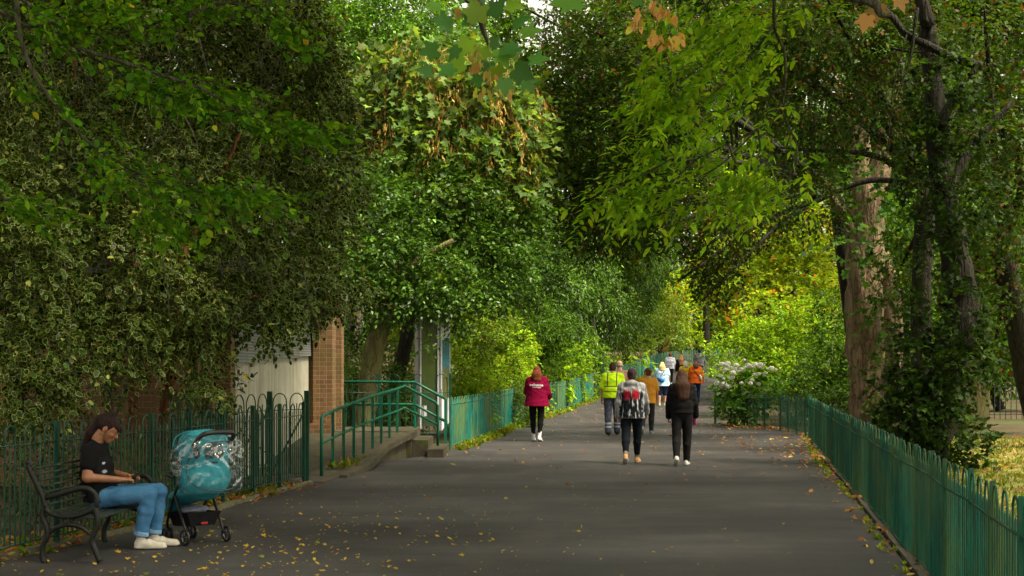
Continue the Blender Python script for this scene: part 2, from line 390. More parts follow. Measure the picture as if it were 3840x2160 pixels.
# kerb stones
KERB = simple('kerb_stone', (.10,.088,.06), .9, (.05,.055,.02), 6, .6, 60)
m = MB(); kp = [(-4.98,8.6),(-4.47,12),(-3.9,14.4),(-3.46,16.6),(-3.37,17.5),(-2.90,20.45)]
for a, b in zip(kp, kp[1:]): m.tube(curve([(a[0],a[1],.0),((a[0]+b[0])/2+.015,(a[1]+b[1])/2,.01),(b[0],b[1],.0)],4), .055, 6, noise=.10, seed=3)
o = m.build('kerb', KERB, None, True); o['kind'] = 'structure'
m = MB()
for a, b in zip(RIGHT[1:6], RIGHT[2:7]):
    m.bar((a[0]+.06,a[1],.0),(b[0]+.06,b[1],.0),.06,.04)
o = m.build('kerb', simple('rusty_edging',(.07,.055,.04),.9,(.03,.035,.02),9,.5,60), None, False); o['kind'] = 'structure'
# lawn
t = NT('lawn'); v = t.coord()
c = t.ramp(t.noise(v, 2.5, 5), [(.3,(.11,.125,.025)),(.6,(.22,.22,.045))])
c = t.mix(t.ramp(t.noise(v, 1.1, 5, .7), [(.5,(0,0,0)),(.62,(1,1,1))]), c, (.20,.13,.055)); t.bump(t.noise(v,50,4), .9, .03)
LAWN = t.fin(c, .9, 0, .2)
sheet('lawn', [(y, interp([(1.9,-4),(3.5,11.3),(6.2,27.3),(10.5,34),(10.5,60)], y), 40) for y in np.arange(-4, 35, 1.5)], LAWN, -.005, 20)

# grass, weeds: stuff
def tufts(name, pts, size, pal, label, shape=LANCE, mat=None, blades=7, up=1.4):
    P = np.repeat(np.array(pts, float), blades, 0); n = len(P)
    P[:,:2] += rng.normal(0, size*.25, (n,2))
    T = rng.normal(0,.55,(n,3)); T[:,2] = up
    o = leaf_mesh(name, None, P, T, rng.normal(0,1,(n,3)), size*(1+rng.normal(0,.3,n)).clip(.4,1.8), pick(pal, n), shape, mat or LEAF, .05, .25)
    tag(o, label, 'grass', kind='stuff'); return o
def along(pts, n, jit, z0=0.0):
    out = []; seg = [math.dist(a, b) for a, b in zip(pts, pts[1:])]; tot = sum(seg)
    for _ in range(n):
        s = rnd.random()*tot
        for (a, b), L in zip(zip(pts, pts[1:]), seg):
            if s <= L: break
            s -= L
        f = s/L; x = a[0]+(b[0]-a[0])*f+rnd.gauss(0,jit); y = a[1]+(b[1]-a[1])*f+rnd.gauss(0,jit*.5)
        out.append((x, y, gz(y)+z0))
    return out
lawn_pts = [(x, y, -.005) for x, y in ((rnd.uniform(4,16), rnd.uniform(13,34)) for _ in range(9000)) if x > interp([(4,13),(6.3,27.3),(10.5,34)], y)]
tufts('lawn_grass', lawn_pts, .055, [((.16,.19,.03),3),((.24,.22,.06),2),((.10,.14,.02),1)], 'short yellow green grass on the lawn beyond the right fence', blades=6)
G1 = [((.16,.26,.03),3),((.28,.30,.04),2),((.08,.15,.02),2),((.25,.16,.05),1)]
tufts('verge_weeds', along([(-1.05,28.8),(.2,40.5)],230,.07)+along([(.2,40.5),(1.95,50)],200,.08)+along([(1.9,50),(3.75,61)],170,.09)+along([(3.75,61),(5.95,73)],200,.12)+along([(5.95,73),(8.5,87),(11.2,93),(14.2,96),(20,98)],450,.18),
      .10, G1, 'weeds and fallen leaves along the foot of the left path fence', KITE, blades=9, up=.8)
tufts('verge_weeds', along([(3.15,11.4),(4.8,21.0)],40,.03)+along([(4.8,21.3),(5.8,27.3),(7.0,33.8)],90,.05), .045, G1, 'small weeds growing at the foot of the right fence', KITE, blades=7, up=.8)
tufts('verge_weeds', along([(-4.55,12.5),(-3.2,20)],110,.16)+along([(-2.75,22.2),(-2.45,25.2)],60,.08,.1), .08, G1[2:], 'weeds between the kerb and the dark green fence', KITE, blades=7)

# ------------------------------------------------------------------ fallen leaves
LV_Y = [((.66,.46,.035),5),((.52,.34,.04),2),((.34,.17,.04),1),((.42,.45,.07),1)]
LV_B = [((.30,.13,.04),4),((.40,.20,.06),3),((.16,.07,.03),2),((.50,.38,.10),1)]
def ground_leaf_pos(n, region):
    out = []
    while len(out) < n:
        p = region(); 
        if p and interp(LEFT, p[1])+.06 < p[0] < interp(RIGHT, p[1])-.06: out.append((p[0], p[1], gz(p[1])+.012))
    return out
def litter(name, pts, size, pal, label):
    P = np.array(pts); n = len(P); T = rng.normal(0,1,(n,3)); T[:,2] = rng.normal(0,.18,n)
    Nn = rng.normal(0,.35,(n,3)); Nn[:,2] = 1
    o = leaf_mesh(name, None, P, T, Nn, size*(1+rng.normal(0,.35,n)).clip(.4,2), pick(pal, n), OVAL6, LEAF, .25, -.25)
    tag(o, label, 'fallen leaves', kind='stuff')
# the nearest ones are single leaves
protos = []
for i in range(12):
    P = np.zeros((1,3)); C = pick(LV_Y, 1, .15)
    sh = [OVAL6, OVAL, MAPLE][i%3]
    protos.append(leaf_mesh('tmp', None, P, np.array([[1.0,0,rnd.uniform(-.1,.2)]]), np.array([[rnd.uniform(-.3,.3),rnd.uniform(-.3,.3),1.0]]), np.array([.05]), C, sh, LEAF, .3, -.3).data)
for o in [o for o in COL.objects if o.name.startswith('tmp')]: bpy.data.objects.remove(o)
def near_region():
    y = 10.4+ (rnd.random()**1.6)*5.6
    x = rnd.triangular(-4.3, .8, -2.6) if rnd.random() < .9 else rnd.uniform(-4.2, 3.8)
    return x, y
for i, (x, y, z) in enumerate(ground_leaf_pos(285, near_region)):
    o = bpy.data.objects.new('fallen_leaf', protos[i%12]); COL.objects.link(o)
    s = rnd.uniform(.5,1.1); o.location = (x,y,z); o.rotation_euler = (0,0,rnd.uniform(0,6.3)); o.scale = (s,s,s)
    tag(o, 'small yellow brown fallen leaf lying on the dark near asphalt', 'leaf', 'fallen leaves on the near path')
litter('leaf_litter', ground_leaf_pos(500, lambda: (rnd.triangular(-5,2.5,-3), 10.3+rnd.random()**1.4*10)), .022, LV_Y, 'tiny yellow leaf scraps on the near asphalt')
litter('leaf_litter', ground_leaf_pos(560, lambda: (rnd.uniform(-4,9), 17+rnd.random()**.7*40)), .06, LV_B, 'scattered brown fallen leaves on the farther asphalt path')
litter('leaf_litter', along(LEFT[11:16],420,.25,.02)+along(RIGHT[1:7],330,.16,.02)+along([(5.9,40.2),(7.1,37.6)],260,.35,.02), .07, LV_B, 'brown leaves gathered along the edges of the path')
litter('leaf_litter', along([(-4.7,12),(-3.9,16),(-3.1,20)],900,.22,.02)+[(rnd.uniform(4.5,16), rnd.uniform(14,34),.03) for _ in range(2600)], .07, LV_B, 'dead leaves on the soil strip and the lawn')

# ------------------------------------------------------------------ bow-top fences
def bowfence(label, pts, h, rail, mat, bay=1.0, rb=.0065, n=6, group=None, low=.11, wob=0.0, postw=.045, name='bow_top_fence', hoopr=None, tilt=True, q=31):
    q_ = random.Random(q)
    pts = [tuple(p) for p in pts]; base = pts[0]
    f = empty(name, (base[0], base[1], gz(base[1])), 0, label, 'fence', group)
    O = Vector((base[0], base[1], gz(base[1])))
    # resample to bays
    seg = [math.dist(a, b) for a, b in zip(pts, pts[1:])]; tot = sum(seg); nb = max(1, round(tot/bay)); st = []
    for i in range(nb+1):
        s = tot*i/nb; k = 0
        while k < len(seg)-1 and s > seg[k]: s -= seg[k]; k += 1
        a, b = pts[k], pts[k+1]; fr = min(1, s/seg[k]); j = q_.uniform(-wob,wob)
        x, y = a[0]+(b[0]-a[0])*fr+j, a[1]+(b[1]-a[1])*fr
        st.append(Vector((x, y, gz(y)))-O)
    for i, p in enumerate(st):
        pb = MB(); a = st[max(i-1,0)]; b = st[min(i+1,nb)]; d = (b-a); d.z = 0; d.normalize(); ln = q_.uniform(-wob,wob)*.5
        pb.bar(p+Vector((0,0,-.05)), p+Vector((ln,0,h-.005)), postw, postw, up=tuple(d)); pb.bar(p+Vector((ln,0,h-.0049)), p+Vector((ln,0,h+.006)), postw*.8, postw*.8, up=tuple(d))
        pb.build('post', mat, f)
    up = Vector((0,0,1))
    for a, b in zip(st, st[1:]):
        m = MB(); d = b-a; L = d.length; e = d/L; dx = Vector((d.x,d.y,0)).normalized()
        a1 = a+e*postw*.55; b1 = b-e*postw*.55
        m.bar(a1+up*rail, b1+up*rail, .030, .010); m.bar(a1+up*low, b1+up*low, .030, .010)
        nh = 3; per = L/12.0; r = per
        for k in range(nh):
            c0 = a+d*((k*4+1)/12.0+.5/12); c1 = a+d*((k*4+3)/12.0+.5/12); mid = (c0+c1)/2
            top = h-.012-r
            jt = q_.uniform(-.006,.006)
            path = [c0+up*low, c0+up*rail] + [mid+up*(top+r*math.sin(R(an)))+dx*(r*math.cos(R(an))+jt) for an in (180,155,128,100,80,52,25,0)] + [c1+up*rail, c1+up*low]
            m.tube(path, rb, n, cap=False)
            for c in (mid, a+d*(k*4+4.5)/12.0 if k < nh-1 else None):
                if c is None: continue
                m.tube([c+up*low, c+up*(rail+.055), c+up*(rail+.085)], [rb*.95, rb*.95, rb*.2], n, cap=False)
        m.build('railing_panel', mat, f, True)
    return f
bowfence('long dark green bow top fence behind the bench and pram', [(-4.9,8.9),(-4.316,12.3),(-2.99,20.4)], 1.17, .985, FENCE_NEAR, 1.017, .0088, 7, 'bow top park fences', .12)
bowfence('weathered green bow top fence along the right edge of the path', [(1.75,2.2),(2.2,4.9),(3.32,11.3),(4.98,21.3),(5.98,27.3),(7.12,34.2)], 1.0, .80, FENCE_R, 1.0, .0075, 7, 'bow top park fences', .03, .022, postw=.034)
bowfence('short green fence across behind the white hydrangea', [(7.08,34.3),(7.05,37.6),(5.9,41.3)], .95, .80, FENCE_NEAR, 1.0, .007, 5, 'bow top park fences', .12)
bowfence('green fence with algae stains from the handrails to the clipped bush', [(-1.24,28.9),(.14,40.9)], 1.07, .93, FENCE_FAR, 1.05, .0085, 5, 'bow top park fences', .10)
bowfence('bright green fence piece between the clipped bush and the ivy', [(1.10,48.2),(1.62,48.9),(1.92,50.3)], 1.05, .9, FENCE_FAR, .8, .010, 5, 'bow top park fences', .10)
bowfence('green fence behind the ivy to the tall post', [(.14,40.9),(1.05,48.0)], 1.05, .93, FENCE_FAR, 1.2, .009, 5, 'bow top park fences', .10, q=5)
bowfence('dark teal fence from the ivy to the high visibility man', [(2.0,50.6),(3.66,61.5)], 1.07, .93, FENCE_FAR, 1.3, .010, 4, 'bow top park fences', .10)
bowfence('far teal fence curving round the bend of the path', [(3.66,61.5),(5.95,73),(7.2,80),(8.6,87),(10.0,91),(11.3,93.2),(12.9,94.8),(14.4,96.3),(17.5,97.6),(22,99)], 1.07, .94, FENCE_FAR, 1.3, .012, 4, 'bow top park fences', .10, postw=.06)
# tall post where two fences meet
o = MB().bar((0,0,0),(0,0,1.5),.08,.08).bar((0,0,1.5),(0,0,1.53),.1,.1).build('fence_post', FENCE_NEAR); o.location = G(2262,60.5); tag(o, 'tall dark green post where two fences meet near the high visibility man', 'post')
# taller gate railings behind the near fence
g = empty('park_gate', (-4.0,18.6,0), 0, 'tall green gate with wide hoops behind the dark green fence', 'gate')
def bigpanel(x0, y0, x1, y1, h, par):
    m = MB(); a = Vector((x0,y0,0)); b = Vector((x1,y1,0)); d = b-a; nh = max(1, round(d.length/.36)); up = Vector((0,0,1)); r = d.length/nh*.40
    m.bar(a+up*(h-.24), b+up*(h-.24), .035,.012); m.bar(a+up*.14, b+up*.14,.035,.012); m.bar(a+up*.16, b+up*(h-.26), .03, .012)
    for k in range(nh):
        mid = a+d*((k+.5)/nh); e = d.normalized()
        m.tube([mid-e*r+up*.14, mid-e*r+up*(h-r)]+[mid+up*(h-r+r*math.sin(R(an)))+e*r*math.cos(R(an)) for an in (155,130,105,75,50,25)]+[mid+e*r+up*(h-r), mid+e*r+up*.14], .009, 6, cap=False)
        m.tube([mid+up*.14, mid+up*(h-.15)], .008, 6)
    m.build('gate_panel', FENCE_NEAR, par, True)
G0 = Vector((-4.0,18.6,0))
for (x0,y0,x1,y1) in ((-4.0,16.6,-3.82,18.4),(-3.80,18.55,-3.45,20.1),(-3.42,20.2,-3.02,20.75)):
    bigpanel(x0-G0.x, y0-G0.y, x1-G0.x, y1-G0.y, 1.30, g)
    MB().bar((x1-G0.x+.02,y1-G0.y+.04,0),(x1-G0.x+.02,y1-G0.y+.04,1.33),.07,.07).build('gate_post', FENCE_NEAR, g)
# black railings far right, behind the lawn
BLK = simple('black_iron', (.012,.012,.011), .6)
f = empty('iron_railing', (14,44,gz(44)), 0, 'low dark iron railing at the back of the lawn', 'fence')
m = MB()
for i in range(70): x = -4+i*.17; m.bar((x,0,0),(x,0,1.15),.02,.02)
m.bar((-4,.02,1.0),(8,.02,1.0),.03,.02); m.bar((-4,.02,.15),(8,.02,.15),.03,.02); m.build('railing_panel', BLK, f)
bowfence('dark green fence of wide hoops behind the ramp platform', [(-4.3,30.0),(-1.3,29.9)], 1.55, 1.15, FENCE_NEAR, 1.5, .009, 5, 'bow top park fences', .3, q=8)

# ------------------------------------------------------------------ handrails
hr = empty('handrail', (-2.9,21.6,0), 0, 'green tubular handrail rising beside the ramp then dropping to the steps', 'handrail', 'tubular green handrails')
H0 = Vector((-2.9,21.6,0))
ph = []
for i in range(9):
    f_ = i/8; x = -2.9+(-2.17+2.9)*f_; y = 21.65+(26.9-21.65)*f_; zg = max(0, (f_-.25))*.5
    ztop = .937+(1.27-.937)*f_ + .03*math.sin(f_*3.1)
    ph.append((Vector((x,y,zg)), Vector((x,y,ztop))))
top = [p[1] for p in ph]
pk = Vector((-2.07,27.4,1.32)); en = Vector((-1.44,27.6,.985))
m = MB(); m.tube([ph[0][0]-H0, ph[0][1]-H0-Vector((0,0,.06)), ph[0][1]-H0+Vector((.01,.04,-.01))]+[p-H0 for p in top[1:]]+[pk-H0, en-H0-Vector((.05,0,-.02)), en-H0-Vector((0,0,.05)), Vector((en.x,en.y,.02))-H0], .026, 9); m.build('top_rail', RAIL_GREEN, hr, True)
m = MB(); m.tube([p-H0-Vector((0,0,.42)) for p in top]+[pk-H0-Vector((0,0,.42)), en-H0-Vector((0,0,.42))], .022, 8); m.build('lower_rail', RAIL_GREEN, hr, True)
for a, b in ph[1:]:
    MB().bar(a-H0-Vector((0,0,.03)), b-H0, .045, .045).build('post', RAIL_GREEN, hr)
hr2 = empty('handrail', (-1.35,28.4,0), 0, 'green tubular handrail at the back of the platform running down to the fence', 'handrail', 'tubular green handrails')
H2 = Vector((-1.35,28.4,0)); q0 = Vector((-3.9,28.7,1.39)); q1 = Vector((-1.95,28.6,1.38)); q2 = Vector((-1.33,28.4,1.05))
for dz, nm in ((0,'top_rail'),(.45,'lower_rail')):
    D = Vector((0,0,dz)); MB().tube([q0-H2-D, q1-H2-D, q2-H2-D], .027, 8).build(nm, RAIL_GREEN, hr2, True)
for a, zb in ((Vector((-3.6,28.69,1.38)),.45),(q1,.45),(q2,0)): MB().bar(Vector((a.x,a.y,zb))-H2, a-H2, .05, .05).build('post', RAIL_GREEN, hr2)

# ------------------------------------------------------------------ kiosk building
t = NT('red_brick'); br = t.n('TexBrick'); sepn = t.n('SeparateXYZ'); cc = t.n('TexCoord'); t.l(cc.outputs['Object'], sepn.inputs[0])
cmb = t.n('CombineXYZ'); t.l(t.math('ADD', sepn.outputs[0], sepn.outputs[1]), cmb.inputs[0]); t.l(sepn.outputs[2], cmb.inputs[1]); t.l(cmb.outputs[0], br.inputs['Vector'])
br.inputs['Scale'].default_value = 1.0; br.inputs['Brick Width'].default_value = .225; br.inputs['Row Height'].default_value = .085
br.inputs['Mortar Size'].default_value = .006; br.inputs['Mortar Smooth'].default_value = .2; br.inputs['Bias'].default_value = 0
br.inputs['Color1'].default_value = (.22,.115,.055,1); br.inputs['Color2'].default_value = (.13,.065,.034,1); br.inputs['Mortar'].default_value = (.25,.20,.13,1)
v = t.coord()
c = t.mix(t.ramp(t.noise(v, 1.6, 4), [(.42,(0,0,0)),(.66,(.75,.75,.75))]), br.outputs['Color'], (.11,.09,.025))
c = t.mix(t.ramp(t.noise(v, 45, 3), [(.4,(.15,.15,.15)),(.7,(0,0,0))]), c, (.05,.03,.02))
t.bump(t.math('SUBTRACT', t.math('MULTIPLY', t.noise(v,60,3), .3), br.outputs['Fac']), .8, .012)
BRICK = t.fin(c, .9, 0, .2)
t = NT('stained_cream_render'); v = t.coord((1,1,1)); vs = t.coord((4,4,.22))
c = t.ramp(t.noise(v, 2, 4), [(.3,(.31,.29,.22)),(.7,(.42,.40,.32))])
c = t.mix(t.ramp(t.noise(vs, 1.6, 5, .7), [(.47,(0,0,0)),(.66,(.55,.55,.55))]), c, (.15,.16,.07))
c = t.mix(t.ramp(t.noise(t.coord((1,9,.5)), 2.2, 5, .75), [(.62,(0,0,0)),(.72,(.8,.8,.8))]), c, (.09,.08,.05))
t.bump(t.noise(v, 90, 3), .7, .008); CREAM = t.fin(c, .8, 0, .3)
t = NT('perforated_grey_shutter'); v = t.coord()
s_ = t.n('SeparateXYZ'); t.l(v, s_.inputs[0])
rr_ = t.math('FRACT', t.math('MULTIPLY', s_.outputs[2], 22.0)); ff = t.math('FRACT', t.math('MULTIPLY', s_.outputs[1], 16.0))
hole = t.math('MULTIPLY', t.math('GREATER_THAN', rr_, .72), t.math('LESS_THAN', ff, .8))
c = t.mix(hole, (.13,.14,.14), (.33,.33,.30)); c = t.mix(t.ramp(t.noise(t.coord((3,3,.3)),2,4),[(.5,(0,0,0)),(.65,(.7,.7,.7))]), c, (.10,.09,.05))
SHUT = t.fin(c, .6, .2, .5)
bd = empty('kiosk_building', (-4.1,20,0), 0, 'red brick kiosk with cream wall and grey shutter half hidden by variegated holly', 'building')
BO = Vector((-4.1,20,0))
def B(lo, hi, name, mat): return MB().box(tuple(Vector(lo)-BO), tuple(Vector(hi)-BO)).build(name, mat, bd)
B((-4.75,20.2,0),(-4.16,27.3,2.95),'core_wall',BRICK)
m = MB(); m.add([tuple(Vector(p)-BO) for p in [(-4.075,20.6,-.02),(-3.86,27.0,-.02),(-3.86,27.0,1.98),(-4.075,20.6,1.80),(-4.15,20.6,-.02),(-4.1,27.0,-.02),(-4.1,27.0,1.98),(-4.15,20.6,1.80)]], [(0,1,2,3),(4,7,6,5),(3,2,6,7),(0,3,7,4),(1,5,6,2)]); m.build('cream_wall', CREAM, bd)
m = MB(); m.add([tuple(Vector(p)-BO) for p in [(-4.03,20.55,1.70),(-3.80,27.15,1.905),(-3.84,27.15,2.9),(-4.07,20.55,2.75),(-4.08,20.55,1.72),(-3.85,27.15,1.925),(-3.89,27.15,2.9),(-4.12,20.55,2.75)]], [(0,1,2,3),(4,7,6,5),(0,4,5,1),(3,2,6,7),(0,3,7,4),(1,5,6,2)]); m.build('roller_shutter', SHUT, bd)
B((-4.12,20.58,1.60),(-4.02,20.66,1.69),'shutter_rail_end',BLK)
for yy in (21.9, 25.6):
    zz_ = 1.74+(yy-20.6)*.031; xx_ = -4.06+(yy-20.6)*.0335; B((xx_,yy-.05,zz_-.10),(xx_+.03,yy+.05,zz_-.03),'padlock',simple('old_brass',(.28,.22,.16),.5,metal=.6)); B((xx_,yy+.09,zz_-.07),(xx_+.03,yy+.15,zz_),'padlock',simple('old_brass',(.28,.22,.16),.5))
# piers, stepped
B((-4.25,20.22,0),(-4.0,20.58,2.95),'brick_pier',BRICK)
for i, (xa, xb, yy) in enumerate(((-4.33,-4.20,19.95),(-4.50,-4.36,19.75),(-4.68,-4.53,19.58),(-4.85,-4.71,19.42))):
    B((xa,yy,0),(xb,yy+.5,2.95),'brick_pier',BRICK)
B((-9.0,19.95,0),(-4.5,20.2,2.95),'brick_wall',BRICK)
for i, (x0, x1, yy) in enumerate(((-3.90,-3.78,27.02),(-3.77,-3.66,26.94),(-3.65,-3.54,27.0),(-3.53,-3.43,27.08))):
    B((x0,yy,.0),(x1+.012,27.6,2.95),'brick_pier',BRICK)
B((-3.95,26.85,0),(-3.42,26.93,.62),'pier_plinth',BRICK); B((-3.57,28.1,0),(-3.37,28.5,2.95),'brick_pier',BRICK)
B((-4.6,27.62,0),(-3.58,28.3,2.95),'return_wall',BRICK)
B((-9.2,19.4,2.96),(-3.3,28.6,3.12),'flat_roof',simple('grey_roofing',(.09,.09,.085),.9))

# ------------------------------------------------------------------ painted display boards
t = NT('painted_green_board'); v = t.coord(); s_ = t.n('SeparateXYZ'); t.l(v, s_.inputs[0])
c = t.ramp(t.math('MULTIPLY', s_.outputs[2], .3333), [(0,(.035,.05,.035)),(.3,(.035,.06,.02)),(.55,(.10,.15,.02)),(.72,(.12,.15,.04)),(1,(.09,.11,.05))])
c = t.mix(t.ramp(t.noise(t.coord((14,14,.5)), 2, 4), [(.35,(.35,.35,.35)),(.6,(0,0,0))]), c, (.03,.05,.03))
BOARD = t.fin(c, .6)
WHITE = simple('white_paint', (.68,.68,.72), .5, (.5,.5,.55), 3)
t = NT('painted_meadow_picture'); v = t.coord(); s_ = t.n('SeparateXYZ'); t.l(v, s_.inputs[0])
PIC = t.fin(t.ramp(t.math('MULTIPLY', t.math('ADD', s_.outputs[2], t.math('MULTIPLY', t.noise(t.coord((20,20,3)),1.5,2), .2)), .3333), [(0,(.04,.05,.02)),(.3,(.05,.08,.02)),(.56,(.09,.13,.03)),(.62,(.03,.20,.25)),(.70,(.02,.12,.12))]), .6)
GOLD = simple('gold_paint', (.45,.29,.08), .7, (.25,.20,.05), 60)
INK = simple('grey_ink', (.12,.12,.13), .7)
sg = empty('display_board', (-1.85,30.9,gz(30.9)), 0, 'tall white framed display board with painted green panels behind the handrail', 'sign')
def rboard(a, b, z0, z1, name, mat, t_=.05, off_=0.0, z0b=None):
    a = Vector((a[0],a[1],0)); b = Vector((b[0],b[1],0)); d = (b-a).normalized(); n_ = Vector((d.y,-d.x,0)); O = Vector((-1.85,30.9,0))
    P = [a+n_*off_, b+n_*off_, b+n_*(off_+t_), a+n_*(off_+t_)]; zb = [z0, z0b or z0, z0b or z0, z0]
    V = [(p.x-O.x,p.y-O.y,z) for p, z in zip(P, zb)]+[(p.x-O.x,p.y-O.y,z1) for p in P]
    return MB().add(V, [(0,3,2,1),(4,5,6,7),(0,1,5,4),(1,2,6,5),(2,3,7,6),(3,0,4,7)]).build(name, mat, sg)
rboard((-2.08,31.15),(-1.99,30.90),.35,3.35,'white_frame',WHITE)
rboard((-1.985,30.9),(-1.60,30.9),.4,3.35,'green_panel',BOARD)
rboard((-1.995,30.9),(-1.965,30.9),.35,3.36,'white_frame',WHITE,.03,.053)
rboard((-1.615,30.9),(-1.585,30.9),.35,3.36,'white_frame',WHITE,.03,.053)
rboard((-1.58,30.9),(-1.40,31.25),.30,3.35,'white_board',WHITE,.05,0,.50)
rboard((-1.56,30.94),(-1.42,31.21),1.02,2.32,'picture_panel',PIC,.01,.052)
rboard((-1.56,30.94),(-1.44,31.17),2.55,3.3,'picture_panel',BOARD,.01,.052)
rboard((-1.94,30.9),(-1.85,30.9),.62,.85,'picture_panel',WHITE,.01,.052)
m = MB(); q_ = random.Random(4)
a = Vector((-1.56+1.85,30.94-30.9,0)); b = Vector((-1.42+1.85,31.21-30.9,0)); n_ = Vector((b.y-a.y, a.x-b.x,0)).normalized()
for i in range(90):
    tt = q_.gauss(0,1); z = 1.35+q_.gauss(0,.14); wd = .30*math.exp(-((z-1.42)/.26)**2)
    p = a.lerp(b, min(.9,max(.1,.5+tt*.35*wd/.3)))+n_*.064; m.bar((p.x,p.y,z),(p.x+q_.uniform(-.01,.01),p.y,z+.05),.012,.004)
m.build('painted_plant', GOLD, sg)
m = MB()
for i in range(16):
    z = 1.45+i*.033; m.box((-2.045+1.85,31.02-30.9-.08,z),(-2.02+1.85+q_.uniform(-.004,.012),31.02-30.9-.075,z+.010))
m.build('small_print', INK, sg)
# ------------------------------------------------------------------ trees and shrubs
def limb_paths(base, clumps, r, rise=None):
    """trunk plus a limb into every clump"""
    cs = [Vector(c) for c, _ in clumps]; mean = sum(cs, Vector())/len(cs); b = Vector(base)
    fork = Vector((b.x*.55+mean.x*.45, b.y*.55+mean.y*.45, b.z+(mean.z-b.z)*.45)) if rise is None else Vector(rise)
    paths = [([b, b.lerp(fork,.5)+Vector((rnd.uniform(-.1,.1),0,0)), fork], r, r*.7)]
    for c in cs:
        mid = fork.lerp(c,.5)+Vector((rnd.uniform(-.3,.3),rnd.uniform(-.2,.2),rnd.uniform(0,.4)))
        paths.append(([fork, mid, c, c+(c-mid)*.3], r*.32, r*.05))
    return paths
def tree(name, label, cat, base, r, clumps, size, pal, shape, mat=None, bark=None, group=None, rise=None, seeds=None, **kw):
    t = empty(name, base, 0, label, cat, group)
    off_ = Vector(base)
    o = branches('trunk', t, [([p-off_ for p in map(Vector, pts)], a, b) for pts, a, b in limb_paths(base, clumps, r, rise)], bark or BARK)
    c = crown('crown', None, clumps, size, pal, shape, mat, **kw); c.parent = t; c.matrix_parent_inverse = Matrix.Translation(-off_)
    if seeds: seeds(t, off_, clumps)
    return t
def attach(o, t):
    o.parent = t; o.matrix_parent_inverse = Matrix.Translation(-t.location)
    if o.name.split('.')[0] in ('seed_keys','hanging_spray','dead_leaves'): o['kind'] = 'stuff'
    return o
def hang(pal, size, cover, k=6):
    def f(t, off_, clumps):
        c = crown('seed_keys', None, clumps, size, pal, LANCE, LEAF, cover=cover, k=k, L=size*1.2, lo=.8, front=.95, droop=1.3, flat=.0, outward=.5, spread=.25)
        attach(c, t)
    return f
LEAFLET = [(0,0),(.20,.30),(.15,.7),(0,1.0),(-.15,.7),(-.20,.30)]
FDX=[1680,1929,2115,2240,2353,2440,2560,2640,2710]; FDD=[29,40.9,50.3,61.4,73,86,93,94.5,96]
def fdist(x): return float(np.interp(x, FDX, FDD))
def EB(px, py, rx, ry):
    d = fdist(px+rx*.5)+1.0; a = rx/F*d; rd = max(.6, min(a, ry/F*d)*.8); return E(px, py, rx, ry, d+rd, rd)
# palettes (real leaf colours)
P_VAR = [((.014,.046,.022),6),((.026,.075,.03),3),((.42,.40,.10),.28)]
P_HOLLY = [((.030,.085,.022),4),((.05,.13,.03),3),((.08,.19,.045),1)]
P_SYC = [((.070,.155,.085),5),((.105,.20,.09),3),((.22,.28,.05),1)]
P_DARK = [((.024,.060,.012),6),((.045,.10,.016),3),((.11,.04,.014),.8)]
P_MID = [((.05,.13,.025),4),((.08,.18,.03),3),((.03,.08,.02),2)]
P_YEL = [((.32,.42,.03),4),((.18,.32,.03),6),((.46,.38,.03),1),((.46,.17,.02),.8)]
P_LIME = [((.20,.34,.02),4),((.11,.24,.02),4),((.32,.38,.03),1.5)]
P_YG = [((.13,.22,.02),4),((.20,.27,.025),3),((.07,.14,.02),2),((.30,.22,.04),.6)]
P_FERN = [((.24,.38,.02),4),((.16,.30,.02),3),((.40,.42,.05),1)]
P_LAUR = [((.035,.10,.022),4),((.06,.15,.03),3),((.15,.25,.04),1)]

# 1 variegated holly on the left
base = (-5.2,17.2,0)
vh = empty('variegated_holly_tree', base, 0, 'huge dark holly with cream edged leaves over the bench and the brick kiosk', 'tree')
vc = [E(120,200,380,330,18.5),E(560,130,380,260,19.5),E(930,220,330,280,20.5),E(150,640,380,330,17.2),E(560,600,360,300,18.2),E(930,560,300,260,20.2),E(1130,330,210,260,21.5),E(1180,620,190,230,21.5),
      E(1090,840,240,210,20.6),E(760,900,330,230,18.6),E(330,980,330,230,16.8),E(40,1000,220,260,15.6),E(1140,1060,200,120,19.8),E(1290,1085,95,50,20.2),E(930,1120,220,110,18.4),E(620,1140,260,130,17.4),
      E(1010,1215,130,50,18.3),E(800,1270,80,60,17.8),E(760,1370,50,70,17.6),E(120,1240,200,150,15.6),E(440,1240,150,90,16.6),E(60,1420,120,120,15.0),E(790,1450,36,60,17.6),E(30,760,150,200,15.8),E(610,1300,60,60,17.2),E(520,1330,110,60,17.0),E(300,1380,130,80,16.0),E(160,1500,110,70,15.2)]
attach(crown('crown', None, vc, .085, P_VAR, HOLLY, VARIEG, cover=3.3, k=9, L=.30, lo=.62, front=.9, droop=.35, flat=.55, outward=.8, spread=.8, asp=.5, twigjit=.3), vh)
o_ = Vector(base)
def wp(l, d): return [Vector(W(x, y, d))-o_ for x, y in l]
branches('trunk', vh, [(wp([(492,1640),(500,1480),(520,1330),(525,1180),(500,950)],17.2), .065, .05), (wp([(606,1660),(612,1540),(640,1380),(655,1200),(700,900)],17.4), .06,.045),
   (wp([(505,1480),(515,1330),(600,1100),(760,820),(900,500)],17.6), .05,.02), (wp([(640,1380),(720,1250),(850,1150),(1000,1100)],17.8), .03,.01),(wp([(500,1150),(380,900),(300,600),(280,200)],17.6), .05,.02)], RED_BARK)
